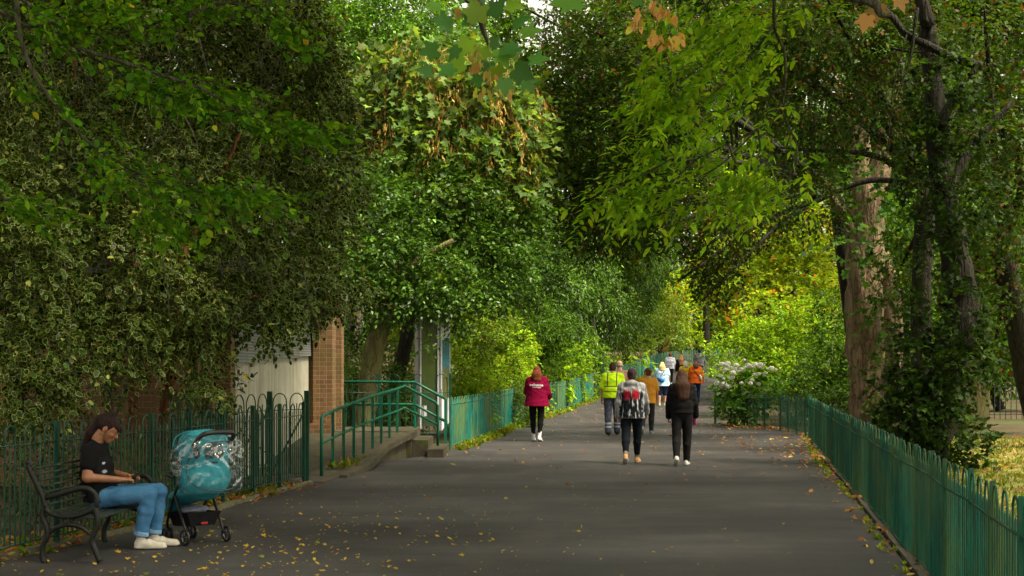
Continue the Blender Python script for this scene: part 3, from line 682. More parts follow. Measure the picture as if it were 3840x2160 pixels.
for tw in ([(wp([(873,1150),(885,1330),(893,1420),(905,1465)],18.0), .004,.003),(wp([(60,1620),(90,1500),(40,1300),(60,1000)],15.5),.03,.02),(wp([(250,1640),(225,1450),(260,1250),(240,1000)],16),.03,.02),(wp([(410,1640),(420,1500),(350,1330),(330,1100)],16.5),.02,.015)]
   +[(wp([(x, y), (x+rnd.uniform(-60,60), y+rnd.uniform(60,150)), (x+rnd.uniform(-100,100), y+rnd.uniform(160,330))], d), .006, .003) for x, y, d in [(rnd.uniform(40,1150), rnd.uniform(100,1050), rnd.uniform(15,17.5)) for _ in range(60)]]): branches('twig', vh, [tw], BARK, 4)
A = crown('hanging_spray', None, [E(905,1455,26,26,17.9),E(893,1400,8,20,17.9)], .075, P_VAR[:2], HOLLY, GLOSSY, cover=1.2, k=4); attach(A, vh)
# understorey behind the fence on the left
for (x, y, rx, ry, d, lab) in ((60,1500,150,110,15.6,'dark leafy shrub behind the fence at the left edge of the photo'),(330,1470,150,120,16.2,'dark shrub behind the fence above the seated woman'),(700,1500,70,70,17.3,'thin shrub beside the reddish stems behind the fence'),
  (120,1760,190,170,14.6,'low dark undergrowth behind the bench'),(430,1740,160,130,15.9,'low dark undergrowth behind the seated woman'),(690,1700,130,110,17.6,'low dark undergrowth behind the pushchair'),(880,1700,90,70,19.0,'low weeds by the gate posts behind the fence')):
    b = G(x, d); t = empty('shrub', b, 0, lab, 'shrub', 'dark undergrowth behind the near fence')
    attach(crown('foliage', None, [E(x,y,rx,ry,d)], .075, [((.018,.05,.016),4),((.04,.09,.025),2)], LANCE, GLOSSY, cover=3, k=8, L=.3), t)
    branches('stem', t, [([(0,0,0),(.05,0,.5),(-.1,0,1.2)], .02,.008),([(0.1,0,0),(.25,0,.5),(.4,0,1.1)], .02,.008)] if y < 1600 else [([(0,0,0),(.05,0,.2),(-.1,0,.45)], .01,.005)], BARK, 5)

# 2 overhanging branches top left (hornbeam), trunk off to the left
base = (-6.4,8.2,0); hb = empty('hornbeam_tree', base, 0, 'light green hornbeam branches reaching in from the upper left corner', 'tree')
o_ = Vector(base); T0 = Vector((-6.3,8.3,4.6))-o_
BP = [[(-300,-260),(60,-20),(150,60),(290,180),(430,260),(590,340),(700,370),(880,360)],[(150,60),(250,105),(370,125),(480,115),(560,95),(700,50),(760,10)],[(60,-20),(80,150),(130,280),(230,420),(330,530),(460,620),(600,680),(760,720),(960,745)],
      [(290,180),(480,240),(600,280),(750,330),(900,420),(1040,480),(1200,500)],[(700,60),(850,10),(1000,60),(1100,120)],[(330,530),(430,600),(560,720),(600,800),(640,830)],[(-200,600),(-40,720),(60,760),(200,790)],[(-200,-80),(0,40),(120,100),(260,60),(360,20)],[(600,680),(760,690),(900,740),(1030,750)]]
br = []; P0 = []; U0 = []
for l in BP:
    d = rnd.uniform(8.8,9.8); pts = [Vector(W(x, y, d+.05*i)) for i, (x, y) in enumerate(l)]
    br.append(([p-o_ for p in pts], .016, .004))
    cv = curve(pts, 8); k0 = int(len(cv)*.22)
    for j in range(k0, len(cv)):
        dd = (cv[min(j+1,len(cv)-1)]-cv[max(j-1,0)]).normalized(); fr = (j-k0)/(len(cv)-k0)
        for _ in range(1+int(2.6*fr)):
            P0.append(tuple(cv[j]+Vector((rnd.gauss(0,.10),rnd.gauss(0,.12),rnd.gauss(0,.055))))); U0.append(tuple(dd+Vector((rnd.gauss(0,.5),rnd.gauss(0,.6),rnd.gauss(-.05,.22)))))
br.append(([Vector((0,0,0)), Vector((.05,0,2.2)), T0], .22, .14)); br.append(([T0, T0+Vector((1.2,.4,.6)), Vector(W(-300,-260,9.2))-o_], .10, .02)); br.append(([T0, Vector(W(-500,300,9.2))-o_, Vector(W(-200,600,9.2))-o_], .05, .016))
branches('trunk', hb, br, BARK)
for nm, sub, pal in (('leaves', slice(None), [((.055,.19,.02),5),((.10,.27,.025),3),((.16,.33,.03),1.2),((.5,.36,.03),.05)]),):
    A = sprays(np.array(P0), np.array(U0), .22, 8, .055, pal, OVAL, .85, .15, 1.0, .2, .2); attach(leaf_mesh('leaves', None, *A, OVAL, LEAF), hb)
kk = rng.choice(len(P0), 150); A = sprays(np.array(P0)[kk], np.array(U0)[kk]*.1+np.array([0,0,-1.]), .08, 4, .035, [((.25,.33,.04),1)], LANCE, .4, .5, .2); attach(leaf_mesh('seed_keys', None, *A, LANCE, LEAF), hb)

# 3 foreground sycamore: trunk beyond the right fence, leaves hanging in at the top
base = (3.9,3.2,0); fs = empty('sycamore_tree', base, 0, 'near sycamore with large blurred leaves and seed keys hanging in from the top edge', 'tree'); o_ = Vector(base)
F0 = Vector((3.9,3.3,4.4))
br = [([(0,0,0),(0,.05,2.2),F0-o_], .24, .17), ([F0-o_, Vector((2.2,4.2,4.2))-o_, Vector(W(1800,-300,5))-o_, Vector(W(1800,30,5))-o_, Vector(W(1830,170,5))-o_], .06,.004), ([Vector((2.2,4.2,4.2))-o_, Vector(W(2420,-250,5))-o_, Vector(W(2440,-20,5))-o_], .03,.004),
      ([F0-o_, Vector(W(3300,-300,5.2))-o_, Vector(W(3290,20,5.2))-o_, Vector(W(3340,60,5.2))-o_], .04,.005)]
branches('trunk', fs, br, BARK)
def biglf(lst, d, pal, nm, shape=MAPLE_BIG, mat=LEAF):
    P = np.array([W(x, y, d+rnd.uniform(-.15,.15)) for x, y, _, _ in lst]); T = np.array([(math.cos(R(a)), rnd.uniform(-.5,.1), math.sin(R(a))) for _, _, a, _ in lst])
    Nn = np.array([(rnd.gauss(0,.45), -1.0, rnd.gauss(.7,.35)) for _ in lst]); S = np.array([.70*s/F*d for *_, s in lst])
    attach(leaf_mesh(nm, None, P, T, Nn, S, pick(pal, len(lst), .12), shape, mat, .08, .12), fs)
biglf([(1690,95,165,115),(1640,190,190,110),(1790,80,100,130),(1850,60,60,120),(1930,100,30,120),(1760,150,-120,110),(1810,180,-90,110),(1870,190,-60,110),(1740,240,-170,110),(1700,255,-150,100),(1800,280,-100,90),(1860,250,-80,100),(1930,260,-30,125),(1990,230,10,105),(1960,290,-50,110),(1890,300,-85,90),(1740,0,150,110),(1840,-20,60,110),(1650,30,175,90),(1900,20,-10,100),(1780,60,-140,90),(1860,140,-100,95),(1940,180,-160,110),(1900,-30,45,110),(1800,20,130,110),(1720,180,-130,90),(2180,10,178,175),(2370,5,20,95),(1620,270,175,85),(1830,235,-95,95),(1960,130,15,115)], 5.0, [((.05,.17,.08),5),((.09,.25,.08),3),((.20,.32,.05),2)], 'leaves')
biglf([(3290,20,-100,110),(3360,-10,-60,95),(3255,60,-110,95)], 5.2, [((.36,.19,.07),1)], 'dead_leaves')
def keys(lst, pal):
    P=[];T=[];S=[]
    for x, y, n_ in lst:
        for _ in range(n_):
            P.append(W(x+rnd.gauss(0,16), y+rnd.gauss(0,12), 5+rnd.uniform(-.06,.06))); T.append((rnd.gauss(0,.45), rnd.gauss(0,.4), -1)); S.append(rnd.uniform(.034,.046))
    n_ = len(P); attach(leaf_mesh('seed_keys', None, np.array(P), np.array(T), rng.normal(0,1,(n_,3)), np.array(S), pick(pal, n_, .12), OVAL6, LEAF, .1, .1), fs)
keys([(1790,230,9),(1830,280,9),(1870,310,8),(1810,330,6),(1770,190,6),(1905,335,7),(1740,60,5)], [((.38,.34,.06),2),((.42,.24,.07),2)])
keys([(2455,20,12),(2500,40,10),(2420,140,0),(2450,130,14),(2540,140,14),(2510,150,8),(2380,80,7),(2400,50,5)], [((.50,.27,.08),3),((.45,.36,.06),1)])
for st_ in [([Vector(W(x,y0,5))-o_, Vector(W(x+4,(y0+y1)/2,5))-o_, Vector(W(x2,y1,5))-o_], .0016,.0014) for x,y0,x2,y1 in ((2470,-60,2460,20),(2475,-50,2455,125),(2530,-60,2540,135),(2420,-60,2395,60),(1800,60,1790,220),(1830,90,1840,280))]: branches('key_stalk', fs, [st_], simple('green_stalk',(.22,.28,.05)), 4)
# its upper canopy, unseen above the frame, added to shade the near path
cc_ = [((x_,y_,8.3+.12*max(0,y_-8)+.3*((x_+y_)%2)),(2.7,2.7,1.2)) for x_, y_ in ((-6.5,4),(-2.2,3),(2.2,3.5),(6.5,5),(-6,8.5),(-1.6,8),(2.8,8.5),(7,9.5),(-5.4,13),(-1,12.5),(3.6,13),(8,14),(-3.2,17),(1.4,17),(5.8,17.5),(9.8,19),(-7.5,17.5),(-.8,20.5),(3.6,21.5))]
attach(crown('added_shade_crown', None, cc_, .32, P_SYC, MAPLE, LEAF, cover=3.6, k=7, front=.5, lo=.3), fs)
branches('limbs', fs, [([F0-o_, F0.lerp(Vector(c),.6)-o_+Vector((0,0,.4)), Vector(c)-o_], .12,.03) for c, r in cc_], BARK)

# 4 tree of heaven: hanging compound leaves, thin curved branches
base = (5.3,9.6,0); th = empty('ash_tree', base, 0, 'ash with light green compound leaves hanging on long curved twigs', 'tree'); o_ = Vector(base); D = 10.5
T1 = Vector((5.2,10,5.0))
TP = [[(2907,-60),(2904,97),(2942,200),(2942,331),(2924,400),(2842,483),(2731,538),(2607,597),(2517,597),(2469,573),(2440,540)],[(2680,-60),(2740,60),(2800,90),(2900,60),(3050,20),(3180,-40)],[(2842,483),(2850,560),(2830,640),(2855,700)],[(2720,-50),(2600,60),(2500,140),(2430,230)],[(2900,100),(2780,140),(2640,240),(2530,320),(2470,330)],
      [(2942,331),(2800,380),(2700,420),(2600,400),(2480,420)],[(2607,597),(2540,660),(2440,720),(2330,740)],[(2517,597),(2440,640),(2340,690),(2240,760)],[(2960,-50),(2870,140),(2700,330),(2560,420)],[(2731,538),(2760,640),(2700,730),(2560,760)],[(2924,400),(2990,560),(2960,660),(2880,720)],[(2842,483),(2700,620),(2560,690),(2460,760)]]
br = [([(0,0,0),(0,.1,2.6),T1-o_], .16,.12), ([T1-o_, Vector((4.0,10.3,5.4))-o_, Vector(W(2907,-60,D))-o_], .08,.02)]; P0=[];U0=[]
for i, l in enumerate(TP):
    pts = [Vector(W(x,y,D+.04*j)) for j,(x,y) in enumerate(l)]; br.append(([p-o_ for p in pts], .014 if i == 0 else .008, .003))
    cv = curve(pts, 6); k0 = int(len(cv)*(.25 if i else .45))
    for j in range(k0, len(cv)):
        dd = (cv[min(j+1,len(cv)-1)]-cv[max(j-1,0)]).normalized()
        for s_ in (-1,1):
            if rnd.random() < .36: P0.append(tuple(cv[j]+Vector((rnd.gauss(0,.07),rnd.gauss(0,.12),rnd.gauss(0,.06))))); U0.append(tuple(dd*.5+Vector((-.45+rnd.gauss(0,.4),rnd.gauss(0,.5),-.25+rnd.gauss(0,.25)))))
for _ in range(85):
    x = rnd.uniform(2430,3000); y = rnd.uniform(-40,470)
    if y < 470-(x-2430)*.1 and y > 250-(x-2430)*.9: P0.append(W(x,y,D+rnd.uniform(-.3,.5))); U0.append((-.7+rnd.gauss(0,.4), rnd.gauss(0,.5), -.35+rnd.gauss(0,.2)))
branches('trunk', th, br, BARK, 6)
A = sprays(np.array(P0), np.array(U0), .36, 15, .088, [((.19,.42,.04),5),((.27,.48,.05),3),((.11,.29,.03),2)], LEAFLET, 1.0, .22, 1.2, .12, .15)
attach(leaf_mesh('leaves', None, *A, LEAFLET, LEAF), th)

# 5 ivy-clad dark tree with the lichened limb
base = G(3490,24.0); iv = empty('ivy_clad_tree', base, 0, 'dark trunk wrapped in ivy right of the pale trunk', 'tree'); o_ = Vector(base)
def wq(l, d): return [Vector(W(x, y, d))-o_ for x, y in l]
branches('trunk', iv, [(wq([(3480,1790),(3500,1650),(3545,1450),(3590,1300),(3610,1120),(3580,950),(3545,760),(3520,560),(3500,330),(3480,100)],24), .36,.14), (wq([(3500,520),(3560,400),(3640,290),(3670,245)],23.6), .085,.07),
   (wq([(3680,250),(3560,210),(3480,170),(3400,130),(3350,70),(3230,-40)],23.4), .07,.05),(wq([(3580,215),(3500,190),(3430,195),(3340,180)],23.4), .03,.02),(wq([(3545,760),(3640,560),(3800,380)],24), .1,.04),(wq([(3400,130),(3350,330),(3330,560)],23.3),.012,.006),(wq([(3440,30),(3410,230),(3360,350)],23.3),.03,.01),(wq([(3480,100),(3440,-60)],23.8),.12,.1)], DARK_BARK, 10, noise=.10)
attach(crown('ivy', None, [E(3500,1610,120,130,23.6),E(3470,1500,100,110,23.6),E(3400,1560,90,90,23.6),E(3560,1400,80,120,23.6),E(3640,1650,60,90,23.4),E(3560,1720,80,50,23.5),E(3430,1350,90,120,23.8),E(3330,1450,90,100,24),E(3600,1180,80,120,23.7),E(3520,900,70,140,23.7),E(3450,1200,80,120,24.2),E(3660,1350,60,100,23.8),E(3460,620,80,200,23.8),E(3520,330,90,160,23.8),E(3650,760,60,170,23.3),E(3640,450,50,150,23.2),E(3350,1600,70,60,24)], .085, [((.016,.045,.014),5),((.035,.085,.02),2)], MAPLE, LEAF, cover=1.7, k=6, lo=.7), iv)
# 6 big pale trunk
base = G(3236,38); bp = empty('pale_trunk_tree', base, 0, 'large tree with flaking pale pinkish bark beyond the right fence', 'tree'); o_ = Vector(base)
def wr(l, d): return [Vector(W(x, y, d))-o_ for x, y in l]
branches('trunk', bp, [(wr([(3262,1640),(3258,1560),(3250,1450),(3245,1300),(3240,1100),(3245,900),(3258,720)],38), .46,.50),(wr([(3252,800),(3225,640),(3230,500),(3180,380),(3120,300)],37.8), .27,.13),(wr([(3262,780),(3310,600),(3340,470),(3370,250)],38.2), .30,.2),
   (wr([(3330,1640),(3345,1500),(3350,1350),(3340,1100),(3300,950)],38.8), .22,.26),(wr([(3225,900),(3160,800),(3120,740),(3060,700)],37.8), .14,.05)], PALE_BARK, 14, noise=.09)
attach(crown('crown', None, [E(3300,820,150,70,36.5),E(3180,930,130,60,36.5),E(3340,640,90,60,36),E(3120,640,130,60,37),E(3330,1180,100,90,37),E(3400,300,150,120,37)], .17, [((.03,.10,.03),3),((.06,.15,.04),2)], MAPLE, LEAF, cover=1.1, k=6, L=.6), bp)
# 7 second pale trunk behind the ivy tree
base = G(3655,36); p2 = empty('mossy_trunk_tree', base, 0, 'yellowish mossy trunk standing on the lawn behind the ivy', 'tree'); o_ = Vector(base)
branches('trunk', p2, [(wr([(3655-50,1665),(3660-30,1600),(3655,1480),(3640,1300),(3620,1000)],36), .42,.28),(wr([(3655-40,1640),(3660+10,1620),(3700,1650)],36), .16,.06)], MOSS_BARK, 12, noise=.1)
attach(crown('crown', None, [E(3750,900,250,260,37),E(3800,1200,200,150,36)], .16, P_MID, MAPLE, LEAF, cover=2.4), p2)

# 8 holly with plain green leaves in the middle, leaning mossy trunk
base = (-2.95,30.6,.2); gh = empty('green_holly_tree', base, 0, 'glossy green holly on a leaning mossy trunk behind the handrails', 'tree'); o_ = Vector(base)
gc = [E(1420,830,230,200,31),E(1620,760,240,180,32),E(1830,800,230,190,33),E(1500,1010,240,160,30.5),E(1750,1010,260,150,31.5),E(1960,960,180,170,33),E(1340,1000,140,150,30),E(1600,1090,150,70,30.3),E(1760,1120,150,70,31),E(1330,1180,70,110,31.5),E(1530,1120,80,50,30.2),E(1740,1180,40,50,31),E(1310,730,120,140,31)]
attach(crown('crown', None, gc, .10, P_HOLLY, KITE, GLOSSY, cover=3.0, k=8, L=.34, lo=.5, front=.8), gh)
branches('trunk', gh, [(wq2, a, b) for wq2, a, b in [([Vector(W(x,y,30.6))-o_ for x,y in l], a, b) for l, a, b in (([(1362,1640),(1370,1560),(1385,1430),(1400,1330),(1430,1200),(1460,1080),(1480,960)], .24,.20),([(1460,1080),(1560,980),(1700,900)],.12,.05),([(1430,1200),(1360,1060),(1330,900)],.10,.04),([(1600,1000),(1620,1140),(1600,1260),(1570,1300)],.012,.005),([(1640,1000),(1650,1150),(1630,1250)],.012,.005),([(1690,950),(1700,1080),(1820,1150)],.02,.008))]], MOSS_BARK, 12, noise=.08)
attach(crown('hanging_spray', None, [E(1590,1290,30,14,30.0),E(1632,1262,26,30,30.0),E(1610,1325,36,18,30.0),E(1655,1300,14,24,30.0)], .085, P_HOLLY[:1], HOLLY, GLOSSY, cover=1.0, k=5, L=.2), gh)
# 9 sycamore with seed keys
sc_ = [E(1420,380,150,180,33),E(1580,330,190,180,33),E(1760,420,190,200,33),E(1680,590,190,150,32.5),E(1860,560,170,170,33),E(1860,360,130,130,34),E(1950,480,160,170,34),E(1500,520,150,120,32.5),E(1640,720,130,70,32),E(1850,720,150,80,32.5),E(2000,640,110,110,34),E(1370,500,70,130,33),E(1760,240,140,80,34.5)]
tree('sycamore_tree', 'sycamore with broad leaves and tan seed keys in the middle of the photo', 'tree', (-3.3,35.2,0), .22, sc_, .17, P_SYC, MAPLE, LEAF, DARK_BARK, cover=1.9, k=6, L=.55, lo=.7, droop=.45, flat=.5, front=.9, seeds=hang([((.36,.21,.05),3),((.45,.32,.09),2)], .10, 1.6))
# 10 bright evergreen behind, top
tree('evergreen_oak_tree', 'bright green evergreen above the sycamore at the top left of centre', 'tree', G(1300,46), .3, [E(1300,120,200,170,46),E(1500,60,200,150,46),E(1680,120,150,120,47),E(1280,420,170,200,46),E(1230,700,130,200,44),], .13, [((.07,.20,.03),4),((.12,.28,.04),3),((.04,.12,.02),2)], KITE, GLOSSY, cover=2.6)
# 11 dark red-berried tree right of centre
dk = [E(2210,90,130,130,35),E(2080,90,70,110,37),E(2090,330,90,100,35.5),E(2330,180,220,200,34),E(2130,420,170,200,35),E(2330,480,200,200,34),E(2500,300,200,220,33),E(2120,700,150,170,35),E(2300,780,190,140,34.5),E(2540,600,180,160,34),E(2450,850,170,90,35),E(2200,880,120,70,35.5),E(2680,900,120,110,35),E(2700,1060,70,70,35),E(2620,1000,60,60,35.5),E(2800,800,130,110,34)]
tree('hawthorn_tree', 'very dark hawthorn with red berries arching over the path right of centre', 'tree', (10.3,41,gz(41)), .28, dk, .11, P_DARK, KITE, LEAF, DARK_BARK, cover=3.4, k=8, L=.45, lo=.4, rise=(9.0,39.5,6.6))
# 12 dark trees top right
dr = [E(2800,150,230,200,31),E(3050,300,230,220,31),E(3150,80,220,170,30),E(3300,380,170,170,32),E(3000,560,170,150,32),E(3450,150,220,180,30),E(3500,500,170,200,33),E(3050,760,120,90,34),E(3380,1000,90,140,36)]
tree('hawthorn_tree', 'dark hawthorn crown filling the top between the ash and the lichened limb', 'tree', (10.3,35.5,gz(35)), .3, dr, .11, P_DARK, KITE, LEAF, DARK_BARK, cover=2.9, k=8, L=.45, rise=(9.9,34,6))
d2 = [E(3700,150,200,180,27),E(3760,450,190,200,27),E(3720,760,180,180,28),E(3780,1030,150,150,29),E(3650,1000,120,120,30),E(3740,1250,150,90,31),E(3820,620,110,250,26)]
tree('hawthorn_tree', 'dark red tinged tree filling the upper right corner', 'tree', (11.2,30,0), .3, d2, .11, P_DARK, KITE, LEAF, DARK_BARK, cover=2.4, k=8, L=.45, lo=.45, rise=(10,29,4))
# 13 yellow-orange autumn tree
ye = [E(2900,900,200,140,58),E(2800,1080,180,130,57),E(3020,1030,150,150,57),E(2700,1010,130,130,60),E(2980,850,200,120,58),E(3080,1150,110,120,55),E(2760,760,160,120,62),E(2900,1180,150,90,54)]
tree('autumn_maple_tree', 'yellow and orange autumn tree glowing above the bend of the path', 'tree', G(2960,58), .25, ye, .17, P_YEL, OVAL6, LEAF, DARK_BARK, cover=2.6, k=8, L=.6)
# 14 bushes right of the path
tree('bright_shrub', 'bright yellow green shrub at the right edge of the path beyond the hydrangea', 'shrub', G(2830,46), .05, [E(2800,1330,130,120,46),E(2900,1280,140,120,46),E(3010,1260,120,140,46),E(2760,1420,90,70,45),E(2730,1340,70,60,48),E(2950,1400,110,90,44)], .11, P_LIME, KITE, LEAF, cover=2.8)
tree('dark_shrub', 'dark green shrub between the hydrangea and the pale trunk', 'shrub', G(3090,41), .05, [E(3060,1430,110,110,42),E(3140,1380,90,150,42),E(3000,1480,90,90,41),E(3150,1520,80,80,40),E(3130,1200,90,130,44),E(3330,1530,90,60,37),E(3390,1420,90,90,38)], .11, [((.03,.085,.016),4),((.06,.14,.02),2)], OVAL6, LEAF, cover=2.6)
tree('dark_tree', 'shaded green tree behind the railing at the right edge of the photo', 'tree', G(3750,50), .2, [E(3720,1380,200,90,50),E(3800,1250,190,150,50),E(3550,1300,150,200,52),E(3400,1150,120,200,50),E(3780,1000,150,150,50),E(3650,800,200,200,52),E(3480,850,160,200,50)], .16, P_MID, OVAL6, LEAF, DARK_BARK, cover=2.6)
# 15 laurel in the middle
la = [EB(2130,960,160,120),EB(2300,960,160,130),EB(2370,1080,110,120),EB(2200,1130,180,120),EB(2060,1080,140,130),EB(2300,1215,100,70),EB(2110,1260,110,90),EB(2440,980,100,100),EB(2190,1330,80,60)]
tree('laurel_tree', 'large glossy dark laurel above the left fence in mid distance', 'tree', G(2190,62), .2, la, .19, P_LAUR, LANCE, GLOSSY, DARK_BARK, cover=3.6, k=9, L=.5, asp=.3, droop=.5)
tree('laurel_tree', 'paler laurel above the head of the fair haired woman', 'tree', G(2440,90), .16, [EB(2470,1180,80,100),EB(2390,1290,70,30),EB(2500,1255,60,40),EB(2420,1230,80,50)], .18, P_YG, LANCE, GLOSSY, cover=3.4, asp=.3)
# 16 shrubs behind the left path fence
sh = [((1760,1280,90,70,34),P_YG,KITE,'yellowish shrub just right of the tall display board'),((1730,1400,100,90,33.5),P_FERN,LANCE,'grassy fern clump right of the display board behind the fence'),
      ((1900,1310,130,70,38),P_FERN,OVAL6,'lime green leafy shrub left of the woman in red'),((1880,1400,130,80,37),P_FERN,LANCE,'bright fern like shrub above the stained fence'),((2030,1240,110,110,43),P_MID,LANCE,'feathery green conifer rising behind the woman in red'),
      ((2090,1360,110,90,45),P_LIME,KITE,'green shrub right of the head of the woman in red'),((1830,1220,120,70,42),P_YG,KITE,'shrub with orange tinged leaves under the holly'),((1950,1460,90,50,40),P_YG,KITE,'low shrub behind the fence left of the woman in red'),
      ((2200,1350,70,90,58),P_LIME,KITE,'small lime shrub above the dark teal fence'),((2170,1420,80,50,54),P_YG,KITE,'low creeper shrub above the ivy on the fence'),((2310,1375,60,34,66),P_LIME,LANCE,'fern shrub behind the bald man'),
      ((1420,1430,110,90,33),P_MID,LANCE,'long leaved laurel shrub behind the platform handrail'),((1480,1540,110,60,31.2),P_HOLLY,LANCE,'dark long leaved shrub low behind the platform'),((1330,1350,60,90,34),P_YG,LANCE,'pale shrub between kiosk and leaning trunk'),((1500,1330,60,90,35),P_YG,LANCE,'light shrub behind the leaning trunk'),((1330,1500,60,80,32),P_HOLLY,LANCE,'dark shrub in the corner by the brick pier')]
for (x,y,rx,ry,d), pal, shp, lab in sh:
    fd = fdist(x+rx*.6); d = fd+.6+.6*rx/F*fd if x > 1690 else d
    t = empty('shrub', G(x,d), 0, lab, 'shrub', 'shrubs behind the left path fence'); yb = HZ+F*(CH-gz(d))/d
    cl = [E(x,y,rx,ry,d,.55*rx/F*d), E(x+rx*.2,(y+yb)/2+10,rx*.85,max(20,(yb-y)/2),d+.3,.5*rx/F*d)]
    attach(crown('foliage', None, cl, .10 if d < 50 else .13, pal, shp, GLOSSY if pal is P_HOLLY else LEAF, cover=3.0 if shp != LANCE else 4.5, k=8, asp=.5 if shp != LANCE else .4), t)
    branches('stem', t, [([(0,0,0),(rnd.uniform(-.2,.2),0,.6),(rnd.uniform(-.4,.4),0,1.2)], .03,.01) for _ in range(3)], BARK, 5)
# clipped bush and ivy that grow through the fence
def bush(name, lab, cl, pal, size=.07, shp=KITE, d0=None, **kw):
    c0 = cl[0][0]; t = empty(name, (c0[0], c0[1], gz(c0[1])), 0, lab, 'shrub'); attach(crown('foliage', None, cl, size, pal, shp, LEAF, **kw), t); hh = max(.05, min(1.2, c0[2]-gz(c0[1])))
    branches('stem', t, [([(0,0,0),(rnd.uniform(-.1,.1)*hh,0,.4*hh),(rnd.uniform(-.3,.3)*hh,0,.9*hh)], .015*min(1,hh*1.5),.006*min(1,hh*1.5)) for _ in range(3)], BARK, 5); return t
bush('fence_shrub', 'rounded grey green bush growing out over the fence left of the woman in red', [E(1965,1520,45,65,40),E(1985,1580,50,40,39.5),E(1950,1470,40,40,40.5)], [((.06,.10,.025),4),((.10,.14,.04),2)], .06, cover=3.2)
bush('climbing_ivy', 'light green ivy trailing over the fence right of the woman in red', [E(2124,1445,14,60,50.4,.3),E(2126,1515,18,30,50.2,.3),E(2050,1500,12,45,47.2,.3)], P_FERN, .10, MAPLE, cover=1.6)
bush('path_weed', 'small lime weed at the foot of the rounded bush', [E(1958,1592,14,10,38.5)], P_FERN, .09, MAPLE, cover=2.5)
bush('path_weed', 'green weed tuft growing from the asphalt left of the red jacket woman', [E(1958,1656,13,9,32)], P_YG, .07, LANCE, cover=2.5)
bush('path_weed', 'small leafy weed at the third post of the ramp handrail', [E(1318,1712,14,22,25.0)], P_YG, .06, LANCE, cover=1.6)
bush('broad_leaved_plant', 'yellow green plant leaning over the far fence beside the fair haired woman', [E(2400,1330,40,18,81.5),E(2425,1350,12,20,81.0,.3)], P_FERN, .38, LANCE, cover=2.5, L=.3)
bush('palm_like_shrub', 'pale spiky shrub behind the far fence', [E(2480,1292,34,20,91)], [((.16,.26,.06),1)], .45, LANCE, cover=2.5, L=.3)
bush('rhododendron_bush', 'rounded yellow green bush behind the far fence', [E(2600,1275,45,35,100),E(2560,1262,40,45,101),E(2625,1290,26,22,100)], [((.30,.36,.03),3),((.14,.24,.02),2)], .25, OVAL6, cover=3.0, L=.4)
bush('yellow_verge_shrub', 'yellow green shrub at the fence beside the fair haired woman', [E(2420,1402,45,14,81.5),E(2385,1412,20,10,76)], P_FERN, .16, LANCE, cover=2.5)
# red-stemmed tree at the bend
t = empty('red_stemmed_tree', G(2500,96), 0, 'slender tree with orange stems behind the bend of the fence', 'tree'); o_ = Vector(t.location)
branches('trunk', t, [([Vector(W(x,y,96))-o_ for x,y in l], .11,.05) for l in ([(2490,1320),(2505,1230),(2510,1130),(2505,1080)],[(2495,1320),(2535,1220),(2560,1150),(2560,1080)],[(2515,1250),(2530,1160),(2535,1090)])], simple('orange_bark',(.45,.22,.07),.8), 6)
attach(crown('crown', None, [E(2520,1080,70,60,96),E(2560,1150,50,60,96),E(2500,1180,40,60,97)], .22, P_YEL, OVAL6, LEAF, cover=1.6), t)
# hydrangea
t = empty('hydrangea_bush', G(2790,40.2), 0, 'white flowering hydrangea bush at the right edge of the path', 'shrub'); o_ = Vector(t.location)
hc = [E(2800,1470,90,70,40.2),E(2760,1530,75,50,39.8),E(2850,1460,80,50,40.4),E(2740,1470,40,50,40)]
attach(crown('foliage', None, hc, .13, [((.035,.12,.02),4),((.07,.19,.03),3)], OVAL, LEAF, cover=2.6, k=6), t)
branches('stem', t, [([(0,0,0),(x*.4,0,.4),(x,-.1,.8)], .02,.008) for x in (-.5,-.2,.1,.4)], BARK, 5)
pet = simple('hydrangea_petals', (.88,.87,.80), .7, (.74,.74,.60), 30)
hm = None; q_ = random.Random(9)
HP = [(2708,1365),(2730,1362),(2738,1378),(2718,1385),(2762,1370),(2780,1385),(2768,1392),(2795,1378),(2815,1375),(2832,1368),(2842,1366),(2856,1368),(2880,1384),(2892,1381),(2790,1350),(2748,1398),(2702,1410),(2745,1415),(2738,1418),(2690,1440),(2692,1435),(2706,1448),(2722,1452),(2730,1450),(2715,1440),(2700,1480),(2780,1436),(2814,1438),(2844,1440),(2820,1425),(2830,1405),(2845,1402),(2908,1386),(2785,1480),(2725,1370),(2805,1370),(2755,1385),(2849,1376),(2870,1400),(2712,1420)]
for x, y in HP:
    if hm is None:
        m = MB()
        for i in range(60):
            d_ = Vector((q_.gauss(0,1),q_.gauss(0,1),q_.gauss(.2,1))).normalized(); p = Vector((d_.x*.085,d_.y*.085,d_.z*.06)); a_ = d_.orthogonal().normalized()*.026; b_ = d_.cross(a_)
            m.add([p+a_,p+b_,p-a_,p-b_,p+d_*.008], [(0,1,4),(1,2,4),(2,3,4),(3,0,4)])
        ho = m.build('flower_head', pet, t); hm = ho.data
    else: ho = bpy.data.objects.new('flower_head', hm); COL.objects.link(ho); ho.parent = t
    s_ = q_.uniform(.55,1.1); ho.scale = (s_,s_,s_); ho.rotation_euler = (0,0,q_.uniform(0,6)); ho.location = Vector(W(x,y,40.2-q_.uniform(.45,.65)))-o_
